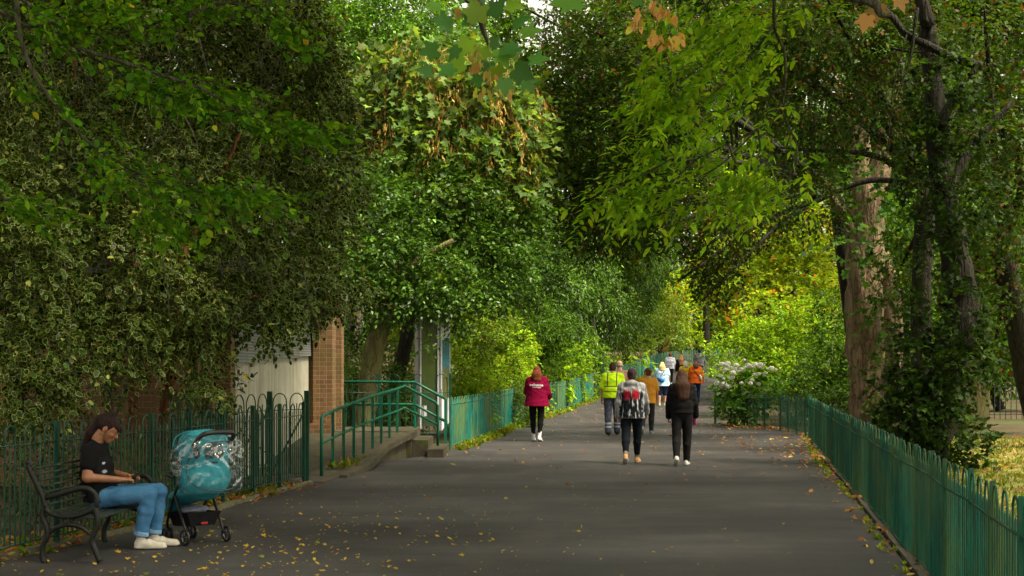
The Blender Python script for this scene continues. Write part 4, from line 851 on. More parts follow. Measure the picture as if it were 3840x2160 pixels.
# 17 far trees behind everything, each its own crown
far = [(1500,600,300,400,60,P_MID),(1950,900,260,300,64,P_MID),(1250,1200,150,250,48,P_LAUR),(1620,1150,200,200,52,P_YG),(2300,600,280,300,75,P_MID),(2650,680,260,230,100,P_YG),(3000,560,240,240,84,P_MID),(2620,1120,130,130,112,P_LIME),(2700,1240,110,70,112,P_YG),(2800,1180,110,110,104,P_YG),(2880,1290,110,80,84,P_YG),
       (3300,700,300,400,62,P_MID),(3650,500,300,420,60,P_DARK),(3650,1150,260,250,64,P_MID),(3150,1250,180,200,58,P_MID),(900,700,400,500,40,P_DARK),(400,600,450,500,34,P_DARK),(400,1250,420,280,32,P_DARK),(2480,1100,150,120,104,P_YG),(2250,950,200,200,80,P_YG),(3400,300,300,300,60,P_DARK),(2900,250,260,260,72,P_DARK),(2400,250,240,260,78,P_DARK),(2020,420,150,120,70,P_MID),(1880,60,110,150,72,P_MID),(1900,1250,200,130,60,P_YG),
       (3700,1420,170,60,60,P_LAUR),(3450,1400,150,120,56,P_LAUR),(1600,300,230,260,66,P_MID),(1250,250,220,300,60,P_MID),(3650,60,300,200,60,P_DARK),(3200,0,300,160,66,P_DARK),(300,100,500,260,34,P_DARK),(900,50,400,200,38,P_DARK),(3050,-60,420,170,72,P_DARK),(3650,-60,380,200,52,P_DARK),(250,-80,450,200,30,P_DARK),(2650,-20,260,160,74,P_MID),(3350,600,260,260,66,P_MID),(0,80,230,320,34,P_DARK),(2600,430,260,230,82,P_DARK),(2350,900,130,130,92,P_YG)]
FARWHERE = ['above the display board', 'above the balding man', 'left behind the kiosk', 'just above the left fence start', 'behind the dark arching hawthorn', 'under the ash leaves', 'between ash and pale trunk', 'over the bend of the path', 'at the far end of the path', 'right of the far bend', 'low behind the bright shrub', 'behind the pale trunk', 'behind the ivy clad tree top', 'right of the ivy clad tree', 'behind the dark shrub', 'behind the kiosk roof', 'behind the upper holly', 'behind the brick wall', 'above the far teal fence', 'above the laurel', 'above the lichened limb', 'top, behind the ash', 'behind the hawthorn top','just under the gap of sky','left of the gap of sky', 'above the stained fence', 'behind the iron railing', 'between ivy tree and railing', 'behind the sycamore', 'behind the evergreen oak','top right corner behind the dark crowns','top, behind the lichened limb','top left corner behind the holly','top, behind the right of the holly','top edge, above the pale trunk','top edge, right corner','top edge, left corner','top edge, above the ash','between pale trunk and ivy tree','left edge behind the hornbeam leaves','behind the lower ash leaves','behind the laurel top']
for i, (x,y,rx,ry,d,pal) in enumerate(far):
    x_ = 'left' if x < 1300 else 'middle' if x < 2500 else 'right'
    hgt = 'high' if y < 500 else 'mid height' if y < 1000 else 'low'
    cols = {id(P_MID):'mid green', id(P_YG):'yellowish green', id(P_LIME):'lime green', id(P_LAUR):'dark glossy', id(P_YEL):'golden', id(P_DARK):'dark reddish green'}[id(pal)]
    lab = f'{cols} {hgt} crown, {FARWHERE[i]}'
    cl = [E(x+rx*.5*a, y+ry*.5*b, rx*.72, ry*.62, d+abs(a)) for a, b in ((-.6,-.5),(.6,-.4),(0,.6),(0,-.05))]
    b_ = G(x,d+.5); dd_ = b_[1]
    if interp(LEFT,dd_)-1.2 < b_[0] < interp(RIGHT,dd_)+1.5: b_ = (interp(LEFT,dd_)-2.5, dd_, gz(dd_)) if b_[0]-interp(LEFT,dd_) < interp(RIGHT,dd_)-b_[0] else (interp(RIGHT,dd_)+2.5, dd_, gz(dd_))
    tree('background_tree', lab, 'tree', b_, .28, cl, .20 if d < 50 else .27, pal, KITE, LEAF, DARK_BARK, group='background trees', cover=2.2, k=8, L=.7, lo=.35, front=.8)

# 18 far-off wood that closes the view behind everything: one mass nobody could count
wc = [E(x, y, 330, 330, 128+(i%3)*3, 3.0) for i, (x, y) in enumerate([(x, y) for x in range(-300, 4300, 420) for y in (-60, 380, 820, 1180)]) if not (1750 < x < 2400 and y < 380)]
wc += [E(1700,300,150,330,128,3.0), E(2000,470,300,170,128,3.0), E(2330,200,130,330,128,3.0)]
o = crown('distant_woodland', None, wc, .62, [((.020,.055,.010),4),((.05,.11,.014),3),((.10,.15,.02),1)], KITE, LEAF, cover=3.0, k=8, L=1.6, lo=.3, front=.9)
tag(o, 'dark green distant wood closing the view behind the park trees', 'woodland', kind='stuff')
# ------------------------------------------------------------------ smooth bodies from distance fields
class Field:
    def __init__(s, lo, hi, h):
        s.lo = np.array(lo, float); s.h = h; s.n = np.maximum(4, np.ceil((np.array(hi)-s.lo)/h).astype(int)+1)
        s.v = np.full(s.n, .5, np.float32)
        s.ax = [s.lo[i]+h*np.arange(s.n[i]) for i in range(3)]
    def sub(s, lo, hi):
        i0 = np.clip(((np.array(lo)-s.lo)/s.h).astype(int)-1, 0, s.n-1); i1 = np.clip(((np.array(hi)-s.lo)/s.h).astype(int)+2, 1, s.n)
        if (i1-i0 < 2).any(): return None
        sl = tuple(slice(a, b) for a, b in zip(i0, i1))
        return sl, np.meshgrid(*[s.ax[i][sl[i]] for i in range(3)], indexing='ij', sparse=True)
    def put(s, sl, d, k):
        a = s.v[sl]
        if k > 0:
            hh = np.clip(.5+.5*(a-d)/k, 0, 1); s.v[sl] = a*(1-hh)+d*hh-k*hh*(1-hh)
        else: s.v[sl] = np.minimum(a, d)
    def cone(s, a, b, ra, rb, k=.02, sc=(1,1,1)):
        a = np.array(a, float); b = np.array(b, float); sc = np.array(sc, float); m = (max(ra, rb))/sc+k+3*s.h
        q = s.sub(np.minimum(a, b)-m, np.maximum(a, b)+m)
        if q is None: return s
        sl, g = q; ba = (b-a)*sc; L2 = max(1e-9, float(ba@ba)); p = [(g[i]-a[i])*sc[i] for i in range(3)]
        t = np.clip((p[0]*ba[0]+p[1]*ba[1]+p[2]*ba[2])/L2, 0, 1)
        d = np.sqrt(sum((p[i]-t*ba[i])**2 for i in range(3)))-(ra+(rb-ra)*t)
        s.put(sl, d/np.mean(sc)**.0, k); return s
    def ell(s, c, r, k=.02, M=None):
        c = np.array(c, float); r = np.array(r, float); m = r.max()+k+3*s.h
        q = s.sub(c-m, c+m)
        if q is None: return s
        sl, g = q; p = [g[i]-c[i] for i in range(3)]
        if M is not None: p = [p[0]*M[0][i]+p[1]*M[1][i]+p[2]*M[2][i] for i in range(3)]
        d = (np.sqrt(sum((p[i]/r[i])**2 for i in range(3)))-1)*r.min(); s.put(sl, d, k); return s
    def clip(s, o, n):
        g = np.meshgrid(*s.ax, indexing='ij', sparse=True); n = np.array(n, float); n /= np.linalg.norm(n)
        s.v = np.maximum(s.v, sum((g[i]-o[i])*n[i] for i in range(3))).astype(np.float32); return s
    def fold(s, amp, kx, kz, ph=0.0, ky=9):
        g = np.meshgrid(*s.ax, indexing='ij', sparse=True)
        s.v = s.v + amp*(np.sin(g[0]*kx+3*np.sin(g[2]*kz*.6+ph)+ph)*np.sin(g[2]*kz+2*np.sin(g[0]*kx*.4)+g[1]*ky+ph*2)); return s
    def mesh(s):
        v = s.v; I = v < 0; n = v.shape
        S = I.astype(np.int8)
        cnt = sum(S[a:n[0]-1+a, b:n[1]-1+b, c:n[2]-1+c] for a in (0,1) for b in (0,1) for c in (0,1))
        cell = (cnt > 0) & (cnt < 8); idx = -np.ones(cell.shape, np.int64); ii = np.argwhere(cell); idx[cell] = np.arange(len(ii))
        acc = np.zeros((len(ii),3)); num = np.zeros(len(ii))
        cr = [(0,0,0),(1,0,0),(0,1,0),(1,1,0),(0,0,1),(1,0,1),(0,1,1),(1,1,1)]
        for a in cr:
            for ax in range(3):
                if a[ax]: continue
                b = list(a); b[ax] = 1; va = v[ii[:,0]+a[0], ii[:,1]+a[1], ii[:,2]+a[2]]; vb = v[ii[:,0]+b[0], ii[:,1]+b[1], ii[:,2]+b[2]]
                m = (va < 0) != (vb < 0); t = np.where(m, va/np.where(m, va-vb, 1), 0)
                p = np.tile(np.array(a, float), (len(ii),1)); p[:,ax] = t; acc[m] += p[m]; num += m
        V = s.lo + s.h*(ii+acc/num[:,None]); Q = []
        for ax in range(3):
            o1, o2 = (ax+1)%3, (ax+2)%3
            sl0 = [slice(1, n[i]-1) for i in range(3)]; sl0[ax] = slice(0, n[ax]-1); sl1 = list(sl0); sl1[ax] = slice(1, n[ax])
            A = I[tuple(sl0)]; Bm = I[tuple(sl1)]; e = np.argwhere(A != Bm); 
            if not len(e): continue
            base = e.copy(); 
            for i in range(3):
                if i != ax: base[:,i] += 1
            inside = I[base[:,0], base[:,1], base[:,2]]
            def c(d1, d2):
                q = base.copy(); q[:,o1] -= d1; q[:,o2] -= d2; return idx[q[:,0], q[:,1], q[:,2]]
            q = np.stack([c(0,0), c(1,0), c(1,1), c(0,1)], 1); q[~inside] = q[~inside][:, ::-1]; Q.append(q)
        Fq = np.concatenate(Q) if Q else np.zeros((0,4),int); Fq = Fq[(Fq >= 0).all(1)]
        return V, Fq
def skin(name, fields, mats, parent, fm=None, xf=None, smooth=True):
    V = []; Fc = []; b = 0
    for f in fields:
        v, q = f.mesh(); V.append(v); Fc.append(q+b); b += len(v)
    V = np.concatenate(V); Fc = np.concatenate(Fc)
    cen = V[Fc[:,0]] if len(Fc) else V
    mi = fm(cen).astype(int) if fm is not None else None
    if xf is not None: V = (np.array(xf.to_3x3()) @ V.T).T + np.array(xf.translation)
    return raw(name, V.tolist(), Fc.tolist(), mats, parent, smooth, None if mi is None else mi.tolist())
def vadd(a, b, t=1.0): return tuple(a[i]+b[i]*t for i in range(3))
def hand_field(w, d, n, side, curl=.5, h=.0045, sc=1.0):
    """w wrist, d pointing along the palm, n palm normal (towards which the fingers curl), side = towards the thumb"""
    w = Vector(w); d = Vector(d).normalized(); n = Vector(n); n = (n-d*n.dot(d)).normalized(); s = Vector(side); s = (s-d*s.dot(d)-n*s.dot(n)).normalized()
    c = w+d*.08*sc; f = Field(c-Vector((.13,)*3)*sc, c+Vector((.13,)*3)*sc, h)
    f.cone(w-d*.02*sc, w+d*.02*sc, .024*sc, .024*sc, .01)
    for t in (-.026, -.009, .008, .026): f.cone(w+d*.02*sc+s*t*.7*sc, w+d*.082*sc+s*t*sc, .014*sc, .0125*sc, .012)
    for t, L in ((-.030,.052),(-.010,.066),(.010,.070),(.029,.062)):
        p = w+d*.085*sc+s*t*sc; a = d
        for i, q in enumerate((.42,.32,.26)):
            ang = curl*(.55+.45*i); a2 = (d*math.cos(ang*(i+1)*.75)+n*math.sin(ang*(i+1)*.75)).normalized(); p2 = p+a2*L*q*sc*1.05
            f.cone(p, p2, (.0092-.001*i)*sc, (.0085-.001*i)*sc, .003); p = p2
    p = w+d*.028*sc+s*.022*sc; q = p+(s*.75+d*.6+n*.35).normalized()*.036*sc; r_ = q+(s*.25+d*.85+n*.5).normalized()*.032*sc
    f.cone(p, q, .0135*sc, .0105*sc, .01); f.cone(q, r_, .010*sc, .008*sc, .003); return f
def head_field(c, fwd, up, h=.006, sc=1.0):
    """c centre of the skull; a whole head with nose, lips, chin, ears"""
    c = Vector(c); f_ = Vector(fwd).normalized(); u = Vector(up); u = (u-f_*u.dot(f_)).normalized(); r = f_.cross(u)
    def P(x, y, z): return c+(r*x+f_*y+u*z)*sc
    M = [[r[i], f_[i], u[i]] for i in range(3)]
    f = Field(c-Vector((.17,)*3)*sc, c+Vector((.17,)*3)*sc, h)
    S = lambda *q: tuple(a*sc for a in q)
    f.ell(P(0,-.012,.022), S(.074,.090,.088), .02, M); f.ell(P(0,.030,-.035), S(.056,.060,.068), .035, M)
    f.ell(P(0,.062,-.092), S(.024,.022,.020), .03, M); f.ell(P(0,.058,.040), S(.052,.032,.040), .03, M)
    f.cone(P(0,.082,.012), P(0,.106,-.022), .008*sc, .0125*sc, .012); f.cone(P(-.013,.094,-.028), P(.013,.094,-.028), .007*sc, .007*sc, .008)
    for s in (-1,1):
        f.ell(P(s*.036,.066,-.022), S(.020,.018,.018), .02, M)
        f.cone(P(s*.018,.090,.026), P(s*.046,.074,.024), .006*sc, .005*sc, .012)
        f.ell(P(s*.033,.080,.008), S(.013,.010,.009), .004, M)
        f.ell(P(s*.078,-.008,-.005), S(.010,.020,.032), .008, M)
    f.cone(P(-.018,.088,-.055), P(.018,.088,-.055), .0065*sc, .0065*sc, .006); f.cone(P(-.014,.086,-.066), P(.014,.086,-.066), .0075*sc, .0075*sc, .006)
    f.cone(P(0,-.035,-.06), P(0,-.045,-.13), .050*sc, .050*sc, .02)
    return f, P, M
def cloth(name, c, c2=None, scale=14, rough=.85, bump=.35):
    return simple(name, c, rough, c2 or tuple(x*.72 for x in c), scale, bump, 120, spec=.08)
SKIN = simple('skin', (.50,.27,.18), .5, (.44,.22,.14), 20); TAN = simple('tanned_skin', (.34,.15,.075), .45, (.28,.115,.055), 20); DSKIN = simple('dark_skin', (.10,.05,.03), .5)
EYE = simple('eye_white', (.7,.68,.65), .3, (.7,.68,.65)); LIPS = simple('lips', (.36,.10,.09), .45); BLACKP = simple('black_plastic', (.012,.012,.013), .45, (.008,.008,.009))
def hair_mat(name, c):
    t = NT(name); v = t.coord((60,60,3)); n = t.noise(v, 2.2, 5, .7)
    col = t.ramp(n, [(.3, tuple(x*.45 for x in c)), (.5, c), (.72, tuple(min(1,x*1.9) for x in c))]); t.bump(n, .8, .01); return t.fin(col, .6, 0, .12)
def shoe(parent, ankle, pitch, yaw, mat, sole, L=.26, w=.042, tall=.0, name='shoe'):
    """built toe towards +y with the ankle above the origin, then turned; sole as second material"""
    f = Field((-.09,-.12,-.02),(.09,.26,.20), .008)
    f.cone((0,-.035,.045),(0,.05,.048), w*.92, w, .02, (1,1,1)); f.cone((0,.05,.04),(0,L-.10,.030), w, w*.86, .03, (.95,1,1.1)); f.cone((0,-.02,.07),(0,-.015,.10+tall), .040, .040, .02)
    f.cone((0,-.035,.020),(0,L-.10,.018), w*.98, w*1.0, .01, (1,1,2.2)); f.clip((0,0,.0),(0,0,-1)); f.clip((0,0,.115+tall),(0,0,1))
    xf = Matrix.Translation(Vector(ankle)) @ Matrix.Rotation(yaw, 4, 'Z') @ Matrix.Rotation(pitch, 4, 'X') @ Matrix.Translation((0,0,-.085))
    return skin(name, [f], [mat, sole], parent, lambda c: (c[:,2] < .022), xf)
def walker(label, px, d, h, legs, arms, skinm, spec, yaw=-9.4, wide=1.0, headyaw=0.0, lean=.03, x=None):
    """legs: (thigh deg, knee deg) left, right (+ forward); arms: (shoulder deg, elbow deg) left, right"""
    s = h/1.70; gx, gy, g0 = G(px, d)
    root = empty('person', (gx, gy, g0), R(yaw), label, 'person', None)
    hipz = .93; J = {}; low = 9
    for sd, (th, kn) in zip((-1,1), legs):
        hip = Vector((sd*.085*wide, 0, hipz)); k = hip+Vector((sd*.005, math.sin(R(th))*.43, -math.cos(R(th))*.43)); sh_ = th-kn
        a = k+Vector((-sd*.012, math.sin(R(sh_))*.41, -math.cos(R(sh_))*.41)); J[sd] = (hip, k, a, sh_)
    # feet: pitch of the foot from the shank when the heel is lifted
    zmin = 9
    for sd in (-1,1):
        sh_ = J[sd][3]; pit = -max(0, -sh_-8)*1.0 if sh_ < -8 else max(0, sh_)*.35
        zmin = min(zmin, J[sd][2].z-.085*math.cos(R(pit)) - (max(0,-math.sin(R(pit)))*.16 if pit < 0 else 0)); J[sd] += (pit,)
    dz = -zmin
    for sd in (-1,1): J[sd] = tuple(j+Vector((0,0,dz)) if isinstance(j, Vector) else j for j in J[sd])
    up = lambda x_, y_, z_: Vector((x_, y_, z_+dz))
    k_ = (h/s*1.0)
    ch = up(0, lean*.6, 1.27); nb = up(0, lean, 1.42); hc = up(0, lean+.025, 1.585)
    A = {}
    for sd, (sa, el) in zip((-1,1), arms):
        sh0 = up(sd*.165*wide**.7, lean*.9, 1.375); e = sh0+Vector((sd*.055*wide, math.sin(R(sa))*.27, -math.cos(R(sa))*.27)); wv_ = e+Vector((sd*.015-(.0 if el < 60 else sd*.10), math.sin(R(sa+el))*.24, -math.cos(R(sa+el))*.24)); A[sd] = (sh0, e, wv_, sa+el)
    lo, hi = (-.55,-.6,-.06), (.55,.6,1.85)
    f = Field(lo, hi, .013)
    f.cone(up(0,0,.95), up(0,0,1.08), .115*wide, .10*wide, .03, (.76,1,1)); f.cone(up(0,0,1.08), ch, .10*wide, .118*wide**.5, .04, (.78,1,1)); f.cone(ch, up(0,lean,1.36), .115, .075, .04, (.72,1,1))
    f.cone(up(-.13,lean,1.38), up(.13,lean,1.38), .052, .052, .05); f.cone(nb-Vector((0,0,.04)), hc-Vector((0,.02,.06)), .055, .050, .02); f.ell(hc, (.06,.08,.09), .02)
    for sd in (-1,1):
        hp, kn, an, _, pit = J[sd]; f.cone(hp, kn, .085*wide, .055, .03); cf = kn.lerp(an,.3)+Vector((0,-.012,0)); f.cone(kn, cf, .053, .054, .02); f.cone(cf, an, .054, .034, .02); f.cone(an, an+Vector((0,.10,-.05)), .032, .028, .02)
        s0, e0, w0, _ = A[sd]; f.cone(s0, e0, .046, .036, .03); f.cone(e0, w0, .037, .024, .02)
    hy = R(headyaw); fw = Vector((-math.sin(hy), math.cos(hy), -.05)); hf, P, M = head_field(hc, fw, (0,0,1), .008, .98)
    fl = [f, hf]
    for sd in (-1,1):
        s0, e0, w0, an_ = A[sd]; dd = (w0-e0).normalized(); fl.append(hand_field(w0, dd+Vector((0,0,-.2)), Vector((-sd,0,0)), Vector((0,1,.1)), spec.get('curl',.6), .006))
    root.scale = (s, s, s)
    skin('body', fl, skinm, root)
    top = spec['top']; hem = spec.get('hem',.88)+0; inf = spec.get('loose',.02); slv = spec.get('sleeve', 1.0)
    if top is not None:
        g = Field(lo, hi, .012); fl_ = spec.get('flare', 0)
        g.cone(up(0,0,hem-.03), up(0,0,1.08), .118*wide+inf+fl_, .105*wide+inf, .03, (.74,1,1)); g.cone(up(0,0,1.08), ch, .105*wide+inf, .122*wide**.5+inf, .04, (.77,1,1)); g.cone(ch, up(0,lean,1.37), .118+inf, .062+inf, .04, (.70,1,1))
        g.cone(up(-.135*wide**.6,lean,1.375), up(.135*wide**.6,lean,1.375), .048+inf, .048+inf, .05)
        if spec.get('collar'): g.cone(up(0,lean-.005,1.42), up(0,lean,1.47), .068, .066, .02)
        g.clip(up(0,0,hem+.0), (0,0,-1)); g.clip(up(0,0,1.455 if not spec.get('collar') else 1.485), (0,0,1))
        if spec.get('hood'): g.ell(up(0,lean-.075,1.435), (.125,.072,.060), .03)
        for sd in (-1,1):
            s0, e0, w0, _ = A[sd]; i2 = inf*.75
            if slv > .5: 
                q = e0.lerp(w0, min(1, (slv-.5)*2)); g.cone(s0, e0, .048+i2, .042+i2, .035); g.cone(e0, q, .042+i2, .030+i2, .02)
            elif slv > 0: g.cone(s0, s0.lerp(e0, slv*2), .052+i2, .052+i2, .03)
        g.fold(.004, 21, 26, px*.01)
        gar = skin(spec.get('topname','top'), [g], top, root)
    else: gar = None
    if spec.get('legs') is not None:
        g = Field((-.45,-.6,-.05),(.45,.6,1.12+dz), .012); cut = spec.get('legcut', 1.0); lw = spec.get('legwide', .012); ank = spec.get('ankle', .045)
        g.cone(up(0,0,.93), up(0,0,1.02), .118*wide+.008, .10*wide+.008, .03, (.74,1,1)); g.clip(up(0,0,1.05), (0,0,1))
        for sd in (-1,1):
            hp, kn, an, _, _ = J[sd]; g.cone(hp, kn, .089*wide+lw, .058+lw, .025)
            if cut > .5: q = kn.lerp(an, (cut-.5)*2); cf = kn.lerp(an,.3)+Vector((0,-.012,0)); g.cone(kn, cf, .058+lw, .058+lw*.8, .02); g.cone(cf, q, .058+lw*.8, ank+lw*.6, .02)
        g.fold(.003, 30, 22, px*.02)
        skin(spec.get('legname','trousers'), [g], spec['legs'], root)
    for sd in (-1,1):
        hp, kn, an, _, pit = J[sd]; shoe(root, an, R(pit), R(-sd*6), spec['shoe'], spec.get('sole', simple('white_sole',(.55,.55,.52),.6)), tall=spec.get('tall',0))
        if spec.get('sock') is not None:
            g = Field((-.3,-.6,-.05),(.3,.6,.45), .009); g.cone(an, an.lerp(kn,.22 if not spec.get('sockh') else spec['sockh']), .040, .046, .01); skin('sock', [g], spec['sock'], root)
    if spec.get('cap') is not None:
        g = Field(tuple(hc-Vector((.22,)*3)), tuple(hc+Vector((.22,)*3)), .008); g.ell(P(0,-.012,.030), (.084,.104,.100), .01, M); g.clip(P(0,0,.005), tuple(-(P(0,-.25,1)-P(0,0,0)))); g.cone(P(-.04,.10,.03), P(.04,.10,.03), .014, .014, .02, (1,.4,2.0)); skin('cap', [g], spec['cap'], root)
    ht = spec.get('hair')
    if ht:
        mat, kind = ht
        g = Field(tuple(hc+Vector((-.26,-.26,-.55))), tuple(hc+Vector((.26,.2,.24))), .009)
        if kind != 'bald':
            g.ell(P(0,-.020,.028), (.083,.094,.098), .01, M); g.clip(P(0,.052,.0), tuple(P(0,1,.35)-P(0,0,0)))
            g.ell(P(0,-.045,-.03), (.074,.060,.070), .02, M)
        else:
            g.ell(P(0,-.030,-.010), (.080,.080,.055), .01, M); g.clip(P(0,0,.012), tuple(P(0,0,1)-P(0,0,0))); g.clip(P(0,.02,0), tuple(P(0,1,0)-P(0,0,0)))
        L = {'long':.36,'shoulder':.17,'bob':.10,'tail':.30}.get(kind, 0)
        if kind in ('long','shoulder','bob'):
            wd = .078 if kind != 'long' else .086; yb_ = -.145-.5*spec.get('loose',.02)
            g.cone(P(0,-.055,-.02), P(.015,yb_*.85,-L*.5), wd, wd*1.08, .03, (.80,1.35,1)); g.cone(P(.015,yb_*.85,-L*.5), P(.03,yb_,-L-.02), wd*1.12, wd*.85, .04, (.72,1.6,1))
            for q in (-.06,-.02,.03,.07): g.cone(P(q*.8,-.09,-.05), P(q*1.1+.02,yb_,-L-.05-.05*math.sin(q*90)), .034, .014, .02)
        if kind == 'tail': g.cone(P(0,-.09,.05), P(0,-.13,.0), .032, .04, .02); g.cone(P(0,-.13,.0), P(.01,-.125,-L), .042, .014, .02)
        if kind == 'bun': g.ell(P(0,-.11,.03), (.045,.04,.04), .02, M)
        g.fold(.0035, 150, 6, 1.0, 60); skin('hair', [g], mat, root)
    return root, gar, P, dz, A, J
def on_back(root, gar, verts, faces, name, mat, lift=.004):
    """lays a flat patch (x, z) on the back of a garment"""
    me = gar.data; bv = BVHTree.FromPolygons([v.co for v in me.vertices], [tuple(p.vertices) for p in me.polygons]); V = []
    for x, z in verts:
        hit = bv.ray_cast(Vector((x,-.6,z)), Vector((0,1,0)))[0]; V.append((x, (hit.y if hit else -.12)-lift, z))
    return raw(name, V, faces, mat, gar)
def text_patch(root, gar, body, size, x, z, mat, shear=0.0, rot=0.0, name='lettering'):
    cu = bpy.data.curves.new('t', 'FONT'); cu.body = body; cu.size = size; cu.align_x = 'CENTER'; cu.resolution_u = 3; cu.offset = size*.012; to = bpy.data.objects.new('t', cu); COL.objects.link(to)
    bpy.context.view_layer.update(); me = bpy.data.meshes.new_from_object(to.evaluated_get(bpy.context.evaluated_depsgraph_get())); bpy.data.objects.remove(to)
    vs = [(x+v.co.x*math.cos(rot)-v.co.y*math.sin(rot)+shear*v.co.y, z+v.co.x*math.sin(rot)+v.co.y*math.cos(rot)) for v in me.vertices]; fs_ = [tuple(p.vertices) for p in me.polygons]
    bpy.data.meshes.remove(me); return on_back(root, gar, vs, fs_, name, mat)
def strap(root, gar, pts, w, mat, name='strap'):
    m = MB(); me = gar.data; bv = BVHTree.FromPolygons([v.co for v in me.vertices], [tuple(p.vertices) for p in me.polygons]); P = []
    a, b = pts
    for i in range(15):
        x = a[0]+(b[0]-a[0])*i/14; z = a[1]+(b[1]-a[1])*i/14; hit = bv.ray_cast(Vector((x,-.6,z)), Vector((0,1,0)))[0]
        if hit: P.append((x, hit.y-.006, z))
    m.tube(P, w, 6); return m.build(name, mat, root, True)
def bag(root, c, r, mat, name='bag', tilt=0.0):
    g = Field(tuple(Vector(c)-Vector((.25,)*3)), tuple(Vector(c)+Vector((.25,)*3)), .01); M = [list(v) for v in Matrix.Rotation(tilt, 3, 'Y')]
    g.ell(c, r, .02, M); g.fold(.005, 40, 30); return skin(name, [g], mat, root)
W_ = simple('white_shoe', (.62,.60,.60), .6, (.52,.50,.50)); BK = cloth('black_cloth', (.008,.0075,.0085)); NV = cloth('navy_cloth', (.02,.028,.075)); CH_ = cloth('charcoal_cloth', (.035,.035,.04))
WL, WR = ((22,8),(-18,26)), ((-18,26),(22,8))
# 1 red fleece
RED = cloth('crimson_fleece', (.21,.003,.035), (.155,.002,.025), 30)
r, gar, P, dz, A, J = walker('person with long auburn hair in a crimson fleece with white lettering', 2013, 32.3, 1.70, ((8,8),(-6,12)), ((15,70),(10,55)), SKIN,
   dict(top=RED, topname='fleece_jacket', loose=.055, flare=.045, hem=.80, sleeve=.95, collar=True, legs=BK, legname='leggings', legcut=.90, legwide=.006, ankle=.040, shoe=W_, sock=cloth('white_sock',(.65,.65,.70)), sockh=.30, hair=(hair_mat('auburn_hair', (.15,.038,.016)), 'shoulder')), wide=1.08)
WT = simple('white_print', (.8,.78,.78), .7, (.72,.7,.7))
text_patch(r, gar, 'welcome', .088, .0, 1.255+dz, WT, .15, -.04); text_patch(r, gar, 'volunteer', .050, .02, 1.215+dz, WT, .15, -.04)
# 2 high visibility shirt
t = NT('high_visibility_cloth'); v = t.coord(); sp = t.n('SeparateXYZ'); t.l(v, sp.inputs[0]); X, Y, Z = sp.outputs
ax = t.math('ABSOLUTE', t.math('SUBTRACT', t.math('ABSOLUTE', X), .105))
vb_ = t.math('MULTIPLY', t.math('LESS_THAN', ax, .014), t.math('GREATER_THAN', Z, 1.15)); hb1 = t.math('LESS_THAN', t.math('ABSOLUTE', t.math('SUBTRACT', Z, 1.14)), .012); hb2 = t.math('LESS_THAN', t.math('ABSOLUTE', t.math('SUBTRACT', Z, 1.02)), .011)
tors = t.math('LESS_THAN', t.math('ABSOLUTE', X), .20); mk = t.math('MAXIMUM', vb_, t.math('MULTIPLY', tors, t.math('MAXIMUM', hb1, hb2)))
c = t.mix(mk, t.ramp(t.noise(v, 9), [(.3,(.46,.72,.004)),(.7,(.62,.92,.008))]), (.10,.12,.06)); HV = t.fin(c, .8, 0, .2)
t = NT('work_trousers'); v = t.coord(); sp = t.n('SeparateXYZ'); t.l(v, sp.inputs[0]); Z = sp.outputs[2]
bd_ = t.math('MAXIMUM', t.math('LESS_THAN', t.math('ABSOLUTE', t.math('SUBTRACT', Z, .28)), .022), t.math('LESS_THAN', t.math('ABSOLUTE', t.math('SUBTRACT', Z, .20)), .022))
WK = t.fin(t.mix(bd_, t.ramp(t.noise(v, 10), [(.3,(.035,.038,.06)),(.7,(.07,.075,.11))]), (.28,.31,.36)), .85, 0, .2)
DKH = hair_mat('dark_brown_hair', (.05,.028,.02))
walker('person with short dark hair in a bright yellow high visibility shirt', 2297, 35.1, 1.80, ((-6,4),(14,6)), ((-6,14),(8,18)), SKIN, dict(top=HV, topname='high_visibility_shirt', loose=.045, hem=.88, sleeve=.45, collar=True, legs=WK, legwide=.024, ankle=.062, shoe=BK, sole=BK, hair=(DKH,'short')), wide=1.14)
# 3 balding man beyond
walker('balding grey haired person in a dusty pink shirt behind the high visibility shirt', 2322, 39.0, 1.90, WL, ((5,20),(20,70)), SKIN, dict(top=cloth('dusty_pink_cloth',(.30,.16,.13)), topname='shirt', loose=.03, hem=.86, sleeve=.45, collar=True, legs=NV, shoe=BK, sole=BK, hair=(hair_mat('grey_hair',(.28,.26,.25)),'bald')), wide=1.12, headyaw=20)
# 4 tie dye hoodie
t = NT('tie_dye_hoodie'); v = t.coord(); sp = t.n('SeparateXYZ'); t.l(v, sp.inputs[0]); X, Y, Z = sp.outputs
st = t.noise(t.coord((26,26,4.2)), 1.0, 4, .55); soft = t.noise(v, 11, 3)
mid = t.ramp(t.math('ADD', Z, t.math('MULTIPLY', t.math('SUBTRACT', st, .5), .35)), [(0.0,(0,0,0)),(.86,(0,0,0)),(.90,(1,1,1)),(1.0,(1,1,1))])
inb = t.math('LESS_THAN', t.math('ABSOLUTE', X), t.math('ADD', .13, t.math('MULTIPLY', soft, .16)))
zin = t.ramp(t.math('MULTIPLY', t.math('ADD', Z, t.math('MULTIPLY', t.math('SUBTRACT', st, .5), .25)), .5), [(.38,(0,0,0)),(.41,(1,1,1)),(.61,(1,1,1)),(.67,(0,0,0))])
blk = t.math('MULTIPLY', zin, inb)
c = t.mix(blk, t.ramp(st, [(.35,(.09,.09,.10)),(.66,(.36,.36,.38))]), t.ramp(st, [(.56,(.006,.010,.014)),(.66,(.50,.51,.54))]))
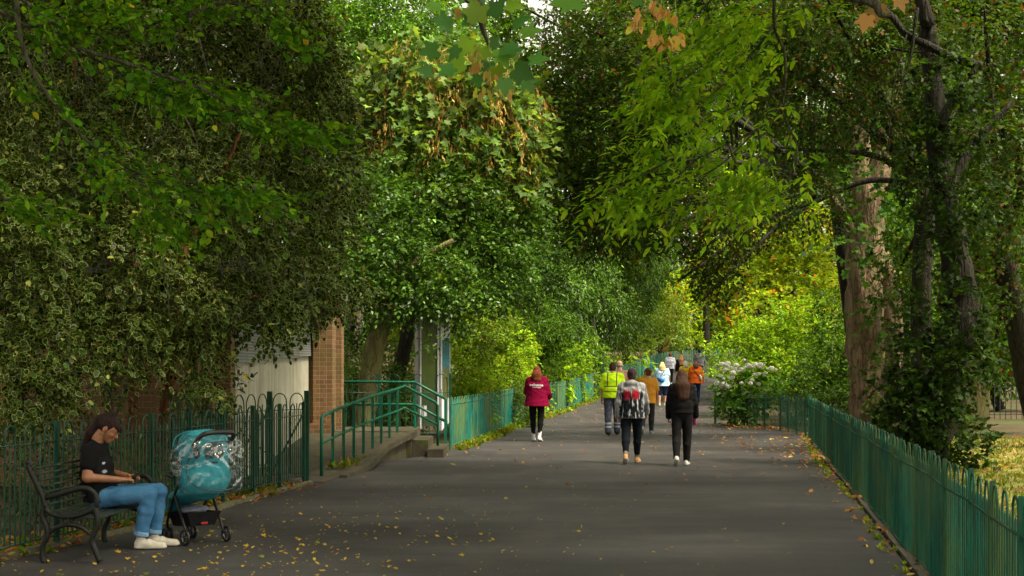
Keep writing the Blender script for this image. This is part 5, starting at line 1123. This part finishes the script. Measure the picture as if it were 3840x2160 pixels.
rz_ = t.ramp(t.math('MULTIPLY', Z, .5), [(.555,(0,0,0)),(.60,(1,1,1)),(.635,(1,1,1)),(.665,(0,0,0))]); rx_ = t.math('MULTIPLY', t.ramp(t.math('ADD', t.math('ABSOLUTE', t.math('SUBTRACT', t.math('ABSOLUTE', X), .075)), t.math('MULTIPLY', t.math('SUBTRACT', t.noise(v, 28, 4, .7), .5), .10)), [(.035,(1,1,1)),(.075,(0,0,0))]), t.math('LESS_THAN', Y, .02))
c = t.mix(t.math('MULTIPLY', rz_, rx_), c, t.ramp(soft, [(.4,(.42,.008,.02)),(.7,(.16,.01,.02))])); TD = t.fin(c, .9, 0, .15)
BEI = simple('tan_suede_shoe', (.48,.28,.12), .8, (.40,.22,.09))
walker('person in a grey and black tie dye hoodie and a dark cap', 2369, 24.8, 1.67, ((-14,18),(12,4)), ((-10,10),(14,22)), SKIN, dict(top=TD, topname='hoodie', loose=.044, flare=.01, hem=.82, sleeve=.98, hood=True, legs=cloth('dark_navy_joggers',(.008,.010,.015)), legwide=.016, ankle=.042, legcut=.88, shoe=BEI, sock=cloth('grey_sock',(.22,.17,.14)), cap=cloth('plum_cap',(.035,.022,.035)), hair=(DKH,'short')), wide=1.04)
# 5 mustard top
MU = cloth('mustard_cloth', (.55,.25,.03), (.47,.20,.02))
r, gar, P, dz, A, J = walker('person in a mustard T shirt looking left and holding a pale blue bag', 2427, 35.6, 1.70, WR, ((-4,10),(10,25)), SKIN, dict(top=MU, topname='t_shirt', loose=.035, flare=.02, hem=.82, sleeve=.40, legs=CH_, legwide=.016, shoe=simple('grey_trainer',(.16,.2,.26),.7), hair=(hair_mat('chestnut_hair',(.10,.035,.02)),'bun')), wide=1.08, headyaw=50)
o = bag(r, A[-1][2]+Vector((0,.02,-.26)), (.085,.06,.17), simple('pale_blue_bag_cloth',(.20,.45,.50),.6,(.10,.25,.35),9), 'shopping_bag')
for c_ in (o,): c_.parent = None; c_.matrix_world = Matrix.LocRotScale(r.location, r.rotation_euler.to_quaternion(), r.scale); tag(c_, 'pale blue green carrier bag hanging from the hand of the mustard T shirt wearer', 'bag')
# 6 fair haired woman, blue tie dye top
t = NT('blue_tie_dye'); v = t.coord(); c = t.ramp(t.noise(v, 16, 4, .7), [(.38,(.08,.22,.42)),(.5,(.30,.52,.62)),(.62,(.68,.74,.78))]); TB = t.fin(c, .85, 0, .2)
r, gar, P, dz, A, J = walker('person with shoulder length fair hair in a pale blue tie dye top and navy shorts', 2483, 53.4, 1.66, ((-5,4),(10,5)), ((8,30),(10,30)), SKIN, dict(top=TB, topname='tie_dye_top', loose=.05, flare=.05, hem=.78, sleeve=.28, legs=NV, legname='shorts', legcut=.44, legwide=.05, shoe=simple('lime_trainer',(.35,.42,.25),.7), hair=(hair_mat('fair_hair',(.62,.42,.17)),'shoulder')), wide=1.2)
strap(r, gar, ((.13,1.40+dz),(-.16,1.02+dz)), .014, simple('purple_strap',(.16,.03,.22),.6)); o = bag(r, Vector((-.04,-.23,1.03+dz)), (.15,.06,.085), simple('blue_nylon',(.01,.12,.34),.5), 'shoulder_bag', .5)
# 7 white hoodie
r, gar, P, dz, A, J = walker('person in a white hoodie with a small red and black print and black leggings', 2513, 72.0, 1.66, ((6,4),(-10,14)), ((0,30),(4,30)), SKIN, dict(top=cloth('white_hoodie_cloth',(.62,.62,.70),(.5,.5,.6)), topname='hoodie', loose=.05, hem=.88, sleeve=1, hood=True, legs=BK, legname='leggings', legwide=.004, shoe=W_, hair=(hair_mat('red_brown_hair',(.16,.04,.025)),'bun')))
on_back(r, gar, [(.04+.055*math.cos(R(a)), 1.12+dz+.045*math.sin(R(a))) for a in range(0,181,20)], [tuple(range(10))], 'red_emblem', simple('red_print',(.5,.03,.01),.6)); text_patch(r, gar, 'ellesse', .075, .02, 1.045+dz, simple('dark_print',(.02,.02,.04),.6), name='lettering')
# 8 dark top far woman
walker('person with long light brown hair in a black top far along the path', 2553, 70.5, 1.66, WL, ((10,20),(6,20)), SKIN, dict(top=BK, topname='top', loose=.035, hem=.88, sleeve=1, legs=BK, legname='leggings', legwide=.006, shoe=W_, hair=(hair_mat('light_brown_hair',(.30,.15,.07)),'long')))
# 9 grey hoodie man
walker('tall person with short black hair in a grey hooded sweatshirt, farthest of the walkers', 2623, 76.0, 1.80, WR, ((10,30),(14,35)), DSKIN, dict(top=cloth('grey_sweatshirt',(.17,.17,.19)), topname='hoodie', loose=.05, hem=.86, sleeve=1, hood=True, legs=cloth('blue_jeans_dark',(.03,.06,.12)), shoe=W_, hair=(hair_mat('black_hair',(.015,.012,.012)),'short')), wide=1.05)
# 10 yellow jacket
r, gar, P, dz, A, J = walker('grey haired person in a yellow jacket half hidden by the orange jacket', 2570, 59.0, 1.66, WL, ((5,20),(5,20)), SKIN, dict(top=cloth('yellow_jacket',(.62,.42,.01)), topname='jacket', loose=.05, hem=.84, sleeve=1, hood=True, legs=CH_, shoe=BK, sole=BK, hair=(hair_mat('white_grey_hair',(.5,.46,.4)),'bob')))
# 11 orange jacket
r, gar, P, dz, A, J = walker('person in an orange red jacket with a white shoulder bag', 2609, 56.0, 1.70, WR, ((8,25),(8,20)), SKIN, dict(top=cloth('orange_red_jacket',(.46,.085,.010)), topname='jacket', loose=.058, hem=.82, sleeve=1, collar=True, flare=.02, legs=cloth('deep_blue_jeans',(.012,.03,.09)), shoe=BK, sole=BK, hair=(hair_mat('brown_hair',(.09,.035,.025)),'bob')), wide=1.1)
strap(r, gar, ((-.13,1.42+dz),(.17,1.05+dz)), .013, BK); bag(r, Vector((.20,-.15,1.05+dz)), (.05,.06,.12), simple('white_bag_leather',(.5,.48,.45),.5), 'shoulder_bag', -.3)
# 12 long haired woman in black with a pink bottle
r, gar, P, dz, A, J = walker('person with very long brown hair all in black holding a pink bottle', 2557, 24.3, 1.64, ((-10,24),(6,4)), ((4,10),(4,20)), SKIN, dict(top=cloth('black_sweatshirt',(.011,.010,.011)), topname='sweatshirt', loose=.036, hem=.93, sleeve=1, legs=cloth('black_joggers',(.013,.012,.013)), legwide=.018, ankle=.046, shoe=W_, curl=.9, hair=(hair_mat('long_brown_hair',(.045,.021,.013)),'long')), wide=1.02)
w_ = A[1][2]; m = MB(); m.tube([w_+Vector((-.02,.03,-.17)), w_+Vector((-.02,.03,-.165)), w_+Vector((-.02,.03,-.02)), w_+Vector((-.02,.03,0)), w_+Vector((-.02,.03,.03))], [.030,.036,.036,.022,.020], 12)
o = m.build('drink_bottle', simple('magenta_bottle',(.35,.03,.20),.35,(.25,.02,.14)), None, True); o.matrix_world = Matrix.LocRotScale(r.location, r.rotation_euler.to_quaternion(), r.scale); tag(o, 'magenta drink bottle held in the right hand of the long haired walker', 'bottle')

# ------------------------------------------------------------------ bench
IRON = simple('black_cast_iron', (.006,.0065,.006), .5, (.012,.013,.011), 30, .3, 80, spec=.3)
t = NT('painted_slats'); v = t.coord(); c = t.ramp(t.noise(t.coord((8,1.5,8)), 4, 4), [(.35,(.010,.018,.012)),(.58,(.024,.034,.024)),(.75,(.11,.08,.07))])
c = t.mix(t.ramp(t.noise(v, 3.2, 3, .6), [(.58,(0,0,0)),(.66,(.8,.8,.8))]), c, (.07,.02,.10)); SLAT = t.fin(c, .42, 0, .35)
bn = empty('park_bench', (-3.973,12.09,0), -R(4.1), 'black cast iron park bench with curled arms and dark slats on the left', 'bench')
def zp(l, y): return [Vector(((a-335)*.00113, y, (1350-b)*.00113)) for a, b in l]
BL = 1.46
for y in (0.0, BL):
    m = MB()
    for l, r_ in (([(205,612),(235,680),(280,770),(320,850),(340,935)],.024),([(350,858),(430,838),(520,812),(600,790),(670,792),(720,830),(738,880),(720,935),(690,965)],.021),([(338,900),(350,950),(400,985),(500,1004),(600,990),(690,955),(722,930)],.022),
       ([(335,1352),(318,1300),(322,1220),(355,1150),(352,1080),(318,1000),(325,930)],.026),([(762,1338),(728,1260),(700,1180),(722,1110),(742,1040),(735,980),(722,935)],.026),([(345,1150),(400,1100),(470,1070),(540,1062),(620,1082),(705,1140)],.020),([(520,1004),(520,1062)],.020),([(195,600),(215,600),(232,622)],.018)):
        m.tube(curve(zp(l, y), 5), r_*1.18, 8, sx=.85)
    m.build('end_frame', IRON, bn, True)
for i in range(7):
    f_ = i/6; x_ = (228-335)*.00113+f_*.115+.03; z_ = (1350-640)*.00113-f_*.305
    m = MB(); m.bar((x_,.0,z_),(x_,BL,z_),.014,.034, up=(1,0,.35)); m.build('back_slat', SLAT, bn)
for i in range(7):
    f_ = i/6; x_ = .045+f_*.36; z_ = .425-.055*math.sin(f_*2.6)-.012*f_+(0 if i < 6 else -.012)
    m = MB(); m.bar((x_,.0,z_),(x_,BL,z_),.046,.018); m.build('seat_slat', SLAT, bn)

# ------------------------------------------------------------------ seated woman
DEN = None
t = NT('blue_denim'); v = t.coord(); c = t.ramp(t.noise(v, 7, 4), [(.3,(.035,.12,.25)),(.6,(.065,.19,.36)),(.8,(.15,.30,.46))])
c = t.mix(.35, c, t.ramp(t.noise(v, 260, 2), [(.4,(.5,.5,.5)),(.6,(1.3,1.3,1.3))]), 'MULTIPLY'); t.bump(t.noise(v, 200, 2), .3, .003); DEN = t.fin(c, .85, 0, .15)
DEN2 = simple('pale_denim', (.20,.36,.52), .85, (.12,.25,.40), 40)
sw = empty('person', (-3.5,13.1,0), 0, 'seated person with dark ponytail, black T shirt and blue jeans on the bench', 'person')
f = Field((-.55,-.35,-.03),(.5,.35,1.2), .011)
HN, HFR = Vector((-.27,-.09,.475)), Vector((-.27,.09,.475)); KN, KF = Vector((.185,-.105,.505)), Vector((.225,.095,.515)); AN, AF = Vector((.105,-.11,.10)), Vector((.175,.10,.10))
SN, SF = Vector((-.345,-.165,.905)), Vector((-.335,.165,.905)); EN, EF = Vector((-.345,-.235,.665)), Vector((-.30,.23,.68)); WN, WF = Vector((-.075,-.135,.640)), Vector((-.06,.09,.655))
def legset(f, i, ank=.036):
    for h_, k, a in ((HN,KN,AN),(HFR,KF,AF)): f.cone(h_, k, .088+i, .060+i, .03); f.cone(k, k.lerp(a,.35), .060+i, .055+i*1.2, .02); f.cone(k.lerp(a,.35), a, .055+i*1.2, ank+i, .02)
f.cone((-.30,-.03,.475),(-.30,.03,.475),.115,.115,.03); f.cone((-.30,0,.50),(-.335,0,.70),.115,.110,.05,(1,.78,1)); f.cone((-.335,0,.70),(-.35,0,.86),.115,.10,.05,(1,.74,1)); f.cone(SN+Vector((0,.05,0)), SF-Vector((0,.05,0)), .055,.055,.05)
f.cone((-.345,0,.93),(-.285,0,1.03),.055,.05,.02); legset(f, 0)
for s0,e0,w0 in ((SN,EN,WN),(SF,EF,WF)): f.cone(s0,e0,.052,.044,.03); f.cone(e0,w0,.044,.027,.02)
hc = Vector((-.215,0,1.095)); fwd = Vector((.83,-.06,-.56)); upv = Vector((.56,0,.83))
hf, P, M = head_field(hc, fwd, upv, .0055, 1.0)
h1 = hand_field(WN, (.95,.5,.02), (.1,.35,-.9), (-.3,.6,.5), .45, .0045, .92); h2 = hand_field(WF, (.95,-.35,.05), (.1,-.35,-.9), (-.3,-.6,.5), .5, .0045, .92)
skin('body', [f, hf, h1, h2], TAN, sw)
for s_ in (-1,1):
    m = MB(); m.tube([P(s_*.020,.088,.006),P(s_*.030,.090,.0035),P(s_*.042,.082,.006)], [.001,.0022,.001], 5); m.build('eyelid', BLACKP, sw, True)
    m = MB(); m.tube([P(s_*.014,.094,.030),P(s_*.032,.090,.034),P(s_*.048,.076,.030)], [.0015,.003,.001], 5); m.build('eyebrow', DKH, sw, True)
m = MB(); m.tube([P(-.019,.094,-.060),P(0,.097,-.059),P(.019,.094,-.060)], [.001,.0045,.001], 6); m.build('lips', LIPS, sw, True)
for s_ in (-1,1): m = MB(); m.tube([P(s_*.082,-.006+.010*math.cos(a),-.050+.011*math.sin(a)) for a in [i*.628 for i in range(10)]], .0022, 5, closed=True); m.build('earring', simple('gold',(.7,.5,.2),.3,metal=1), sw, True)
g = Field((-.62,-.22,.80),(.02,.22,1.36), .007)
g.ell(P(0,-.022,.030),(.082,.094,.098),.01,M); g.clip(P(0,.050,.0), tuple(P(0,1,-.12)-P(0,0,0))); g.clip(P(0,0,-.045), tuple(P(0,0,-1)-P(0,0,0)))
g.ell(P(0,.062,.060),(.058,.040,.036),.02,M); g.cone(P(-.04,.085,.055),P(-.045,.102,.028),.012,.006,.01); g.cone(P(0,.092,.058),P(0,.110,.030),.014,.006,.01); g.cone(P(.03,.088,.055),P(.04,.098,.025),.012,.006,.01)
bun = P(0,-.045,.125); g.ell(bun,(.036,.034,.034),.015); g.cone(bun,(-.30,.0,1.19),.034,.038,.02); g.cone((-.30,0,1.19),(-.385,-.01,1.06),.038,.042,.02); g.cone((-.385,-.01,1.06),(-.46,-.02,.90),.040,.018,.02)
g.fold(.002, 120, 14, .5, 90); BH = hair_mat('glossy_black_brown_hair',(.022,.011,.010)); skin('hair',[g],BH,sw)
TS = cloth('black_t_shirt',(.010,.010,.011),(.007,.007,.008)); g = Field((-.60,-.38,.36),(.05,.38,1.05), .009)
g.cone((-.30,0,.45),(-.325,0,.68),.145,.135,.05,(1,.74,1)); g.ell((-.235,0,.60),(.095,.13,.11),.05); g.cone((-.325,0,.68),(-.345,0,.86),.133,.118,.05,(1,.72,1)); g.ell((-.25,0,.76),(.075,.13,.07),.04); g.cone(SN+Vector((0,.03,0)),SF-Vector((0,.03,0)),.068,.068,.05); g.cone((-.345,0,.93),(-.32,0,.975),.062,.060,.02)
g.clip((-.30,0,.975),(.45,0,1)); g.clip((0,0,.43),(0,0,-1)); g.cone(SN,SN.lerp(EN,.52),.066,.072,.03); g.cone(SF,SF.lerp(EF,.52),.066,.072,.03); g.fold(.004,32,24,.7)
gt = skin('t_shirt',[g],TS,sw)
# loose pale flower print on the side of the shirt
bv = BVHTree.FromPolygons([v.co for v in gt.data.vertices], [tuple(p.vertices) for p in gt.data.polygons]); q_ = random.Random(3)
PR = simple('pale_print',(.42,.47,.55),.8,(.2,.25,.35),60); m = MB()
for (cx, cz, rr_) in ((-.205,.765,.026),(-.185,.735,.022),(-.215,.715,.016),(-.18,.69,.030),(-.165,.665,.02),(-.14,.650,.026),(-.225,.79,.012)):
    cen = Vector((cx,-.09,cz)); ring = []
    for i in range(14):
        a_ = i/14*6.283; k_ = rr_*(1+.35*math.sin(i*3+cx*90)); ring.append(Vector((cx+math.cos(a_)*k_,-.5,cz+math.sin(a_)*k_)))
    V = []
    for p in ring+[Vector((cx,-.5,cz))]:
        h_ = bv.ray_cast(p, Vector((0,1,0)))[0]
        V.append((h_+Vector((0,-.003,0))) if h_ else None)
    if all(v is not None for v in V): m.add(V, [(14,i,(i+1)%14) for i in range(14)])
if m.V: m.build('shirt_print', PR, gt)
g = Field((-.48,-.28,-.02),(.42,.28,.66), .0095); g.cone((-.30,-.03,.47),(-.30,.03,.47),.128,.128,.03); legset(g,.013,.048); g.clip((0,0,.125),(0,0,-1)); g.fold(.0042,17,27,.3,5); g.fold(.0018,60,48,1.1,20); skin('jeans',[g],DEN,sw)
for a, k in ((AN,KN),(AF,KF)):
    u_ = (k-a).normalized(); c0 = a+u_*.045; g = Field(tuple(c0-Vector((.1,.1,.06))), tuple(c0+Vector((.1,.1,.06))), .006); g.cone(c0-u_*.010, c0+u_*.016, .068,.067,0); g.clip(tuple(c0-u_*.020), tuple(-u_)); g.clip(tuple(c0+u_*.024), tuple(u_)); skin('turned_up_cuff',[g],DEN2,sw)
    g = Field(tuple(a-Vector((.08,.08,.05))), tuple(a+Vector((.08,.08,.1))), .007); g.cone(a-Vector((0,0,.02)), a+u_*.045, .041,.041,.01); skin('sock',[g],simple('lilac_sock',(.36,.28,.52),.9),sw)
CRM = simple('cream_leather',(.60,.55,.46),.5,(.52,.47,.39),14)
for a, ya in ((AN,-80),(AF,-78)):
    s_ = shoe(sw, a+Vector((.02,0,-.012)), 0, R(ya), CRM, simple('off_white_sole',(.66,.63,.56),.5), .275, .043)
    for i in range(4):
        m = MB(); x_ = a.x+.075+i*.022; z_ = .092-i*.009; m.tube([(x_,a.y-.026,z_-.006),(x_+.004,a.y,z_+.004),(x_,a.y+.026,z_-.006)], .0035, 5); m.build('lace', simple('white_lace',(.72,.7,.64),.8), s_, True)
o = MB().bar((-3.5+.035,13.1-.04,.668),(-3.5+.055,13.1+.03,.672),.03,.012).build('small_phone', BLACKP); tag(o, 'small dark phone held between the hands of the seated woman', 'phone')

# ------------------------------------------------------------------ pushchair
pc = empty('pushchair', (-2.90,13.42,0), R(44), 'turquoise pushchair under a clear crinkled rain cover beside the bench', 'pushchair')
TEAL = simple('turquoise_fabric',(.020,.30,.36),.78,(.012,.20,.26),6,.4,25)
def wheel(x, y, r_):
    m = MB(); m.tube([(x,y+ (r_-.012)*math.cos(a),r_+(r_-.012)*math.sin(a)) for a in [i/20*6.283 for i in range(20)]], .014, 8, closed=True); w_ = m.build('wheel', BLACKP, pc, True)
    m = MB(); m.tube([(x,y+(r_-.028)*math.cos(a),r_+(r_-.028)*math.sin(a)) for a in [i/20*6.283 for i in range(20)]], .0045, 6, closed=True); m.build('rim', simple('silver_rim',(.5,.5,.5),.3,metal=.8), w_, True)
    m = MB(); m.tube([(x-.018,y,r_),(x+.018,y,r_)], .016, 8)
    for i in range(5): a = i*1.2566; m.bar((x,y,r_),(x,y+(r_-.026)*math.cos(a),r_+(r_-.026)*math.sin(a)),.008,.010, up=(1,0,0))
    m.build('spokes', simple('dark_spoke',(.03,.03,.03),.5), w_)
for x, y, r_ in ((-.225,-.02,.078),(.225,-.02,.078),(-.15,.45,.066),(-.11,.45,.066),(.11,.45,.066),(.15,.45,.066)): wheel(x, y, r_)
for s_ in (-1,1):
    m = MB(); m.tube([(s_*.20,-.02,.085),(s_*.20,.02,.16),(s_*.20,.20,.46)], .013, 7); m.build('rear_leg', BLACKP, pc, True)
    m = MB(); m.tube([(s_*.13,.45,.10),(s_*.16,.40,.20),(s_*.20,.20,.47),(s_*.20,-.02,.80),(s_*.19,-.12,.95)], .013, 7); m.build('main_tube', BLACKP, pc, True)
m = MB(); m.tube(curve([(-.19,-.11,.93),(-.185,-.20,1.01),(-.14,-.245,1.05),(0,-.26,1.06),(.14,-.245,1.05),(.185,-.20,1.01),(.19,-.11,.93)],5), .023, 8); m.build('push_handle', BLACKP, pc, True)
m = MB(); m.tube(curve([(-.20,.22,.62),(-.20,.36,.66),(0,.42,.67),(.20,.36,.66),(.20,.22,.62)],5), .015, 7); m.build('bumper_bar', BLACKP, pc, True)
g = Field((-.32,-.3,.28),(.32,.6,1.15), .011); g.ell((0,.06,.88),(.225,.24,.18),.05); g.cone((-.115,-.04,.60),(-.12,-.03,.94),.10,.105,.03); g.cone((.115,-.04,.60),(.12,-.03,.94),.10,.105,.03); g.cone((0,-.01,.60),(0,0,.92),.16,.16,.05,(.75,1,1)); g.cone((0,.12,.52),(0,-.01,.62),.15,.185,.05,(.78,1,1)); g.fold(.005,22,13,.4,14); g.fold(.0025,55,30,1.4,30); g.clip((0,.16,.7),(0,1,-.55)); can = skin('canopy',[g],TEAL,pc)
g = Field((-.32,-.2,.25),(.32,.7,.75), .011); g.cone((0,.0,.50),(0,.34,.42),.10,.09,.04,(.55,1,1.2)); g.cone((0,.36,.43),(0,.50,.30),.075,.055,.03,(.5,1.3,1)); g.fold(.004,30,30,.1); skin('seat',[g],TEAL,pc)
m = MB(); m.add([(-.11,-.205,.80),(.11,-.205,.80),(.13,-.19,.95),(-.13,-.19,.95)], [(0,1,2,3)])
bvp = None
for zz in (.0,.06,.12):
    m = MB(); m.tube(curve([(-.235,.02+zz*1.5,.80),(-.19,.02+zz*1.5,1.0),(0,.02+zz*1.5,1.075-zz*.15),(.19,.02+zz*1.5,1.0),(.235,.02+zz*1.5,.80)],6), .006, 5); m.build('hood_rib', TEAL, pc, True)
m = MB(); m.box((-.035,-.172,.765),(.035,-.162,.783)); m.build('maker_label', BLACKP, pc)
nx, nz = 12, 7; vs_ = []
for b_ in range(nz+1):
    for a_ in range(nx+1):
        u_, w__ = -1+2*a_/nx, b_/nz; vs_.append((u_*.105*(.72+.28*math.sin(w__*2.6+.35)), .80+.14*w__+.018*math.cos(u_*1.5)))
fs_ = [(b_*(nx+1)+a_, b_*(nx+1)+a_+1, (b_+1)*(nx+1)+a_+1, (b_+1)*(nx+1)+a_) for b_ in range(nz) for a_ in range(nx)]
on_back(pc, can, vs_, fs_, 'peek_window', simple('dark_window',(.012,.05,.055),.25))
m = MB(); V = [(-.185,.0,.30),(.185,.0,.30),(.15,.42,.28),(-.15,.42,.28),(-.13,.03,.17),(.13,.03,.17),(.12,.36,.15),(-.12,.36,.15)]
m.add(V, [(0,4,5,1),(1,5,6,2),(2,6,7,3),(3,7,4,0),(4,7,6,5)]); m.build('basket', cloth('black_mesh_fabric',(.014,.014,.015)), pc)
g = Field((-.2,.0,.2),(.2,.45,.42), .011); g.ell((0,.2,.31),(.14,.16,.045),.02); g.fold(.008,25,20); o = skin('blanket',[g],cloth('lilac_grey_cloth',(.20,.21,.28)),None); o.matrix_world = Matrix.LocRotScale(pc.location, pc.rotation_euler.to_quaternion(), Vector((1,1,1))); tag(o,'grey lilac blanket folded in the basket under the pushchair','blanket')
m = MB(); m.box((-.035,-.0,.185),(.035,.012,.205)); m.build('red_reflector', simple('red_plastic',(.45,.008,.012),.4), pc)
for s_, mt in ((-1,simple('steel',(.6,.6,.6),.25,metal=.9)),(1,simple('steel',(.6,.6,.6),.25,metal=.9))):
    m = MB(); m.tube([(s_*.19+.018*math.cos(a),-.16,.90+.055*math.sin(a)) for a in [i*.52 for i in range(12)]], .0045, 6, closed=True); o = m.build('carabiner_hook', mt, pc, True)
m = MB(); m.tube(curve([(-.20,-.15,.93),(-.215,-.17,.86),(-.19,-.18,.83),(-.165,-.17,.86),(-.17,-.16,.92)],5), .012, 7); m.build('wrist_loop', BLACKP, pc, True)
t = NT('clear_plastic'); t.t.nodes.remove(t.b); gl = t.n('BsdfGlossy'); gl.inputs['Roughness'].default_value = .12; gl.inputs[0].default_value = (1,1,1,1); tr = t.n('BsdfTransparent'); tr.inputs[0].default_value = (.90,.93,.94,1)
lw = t.n('LayerWeight'); lw.inputs[0].default_value = .28; bp_ = t.n('Bump'); bp_.inputs['Strength'].default_value = .8; bp_.inputs['Distance'].default_value = .03
v = t.coord(); vo = t.n('TexVoronoi', feature='DISTANCE_TO_EDGE'); vo.inputs['Scale'].default_value = 3.6; t.l(t.mix(.25, v, t.n('TexNoise').outputs['Color']), vo.inputs['Vector']); t.l(t.math('ADD', vo.outputs[0], t.math('MULTIPLY', t.noise(v, 8, 4, .6), .7)), bp_.inputs['Height'])
t.l(bp_.outputs[0], gl.inputs['Normal']); t.l(bp_.outputs[0], lw.inputs['Normal']); ms = t.n('MixShader'); t.l(t.math('MINIMUM', t.math('ADD', t.math('MULTIPLY', lw.outputs['Facing'], .55), .05), .6), ms.inputs[0]); t.l(tr.outputs[0], ms.inputs[1]); t.l(gl.outputs[0], ms.inputs[2]); t.l(ms.outputs[0], t.out.inputs[0])
g = Field((-.42,-.45,.38),(.42,.62,1.2), .012); g.ell((.02,.02,.80),(.34,.31,.25),.05); g.cone((-.19,-.12,.58),(-.20,-.10,.90),.12,.12,.05); g.cone((.19,-.12,.58),(.20,-.10,.90),.12,.12,.05); g.cone((0,-.08,.62),(0,-.09,.80),.23,.25,.08,(.80,1,1)); g.fold(.012,34,26,.9,30); g.clip((0,0,.49),(0,0,-1)); g.clip((0,0,1.03),(0,0,1)); rc = skin('rain_cover',[g],t.m,pc)
m = MB(); m.tube(curve([(-.24,-.16,.88),(-.27,-.12,.70),(-.22,-.22,.56),(0,-.30,.52),(.22,-.22,.56),(.27,-.12,.70),(.24,-.16,.88),(.12,-.27,.97),(-.12,-.27,.97)],5), .005, 5, closed=True); m.build('cover_binding', simple('grey_binding',(.05,.05,.055),.6), rc, True)
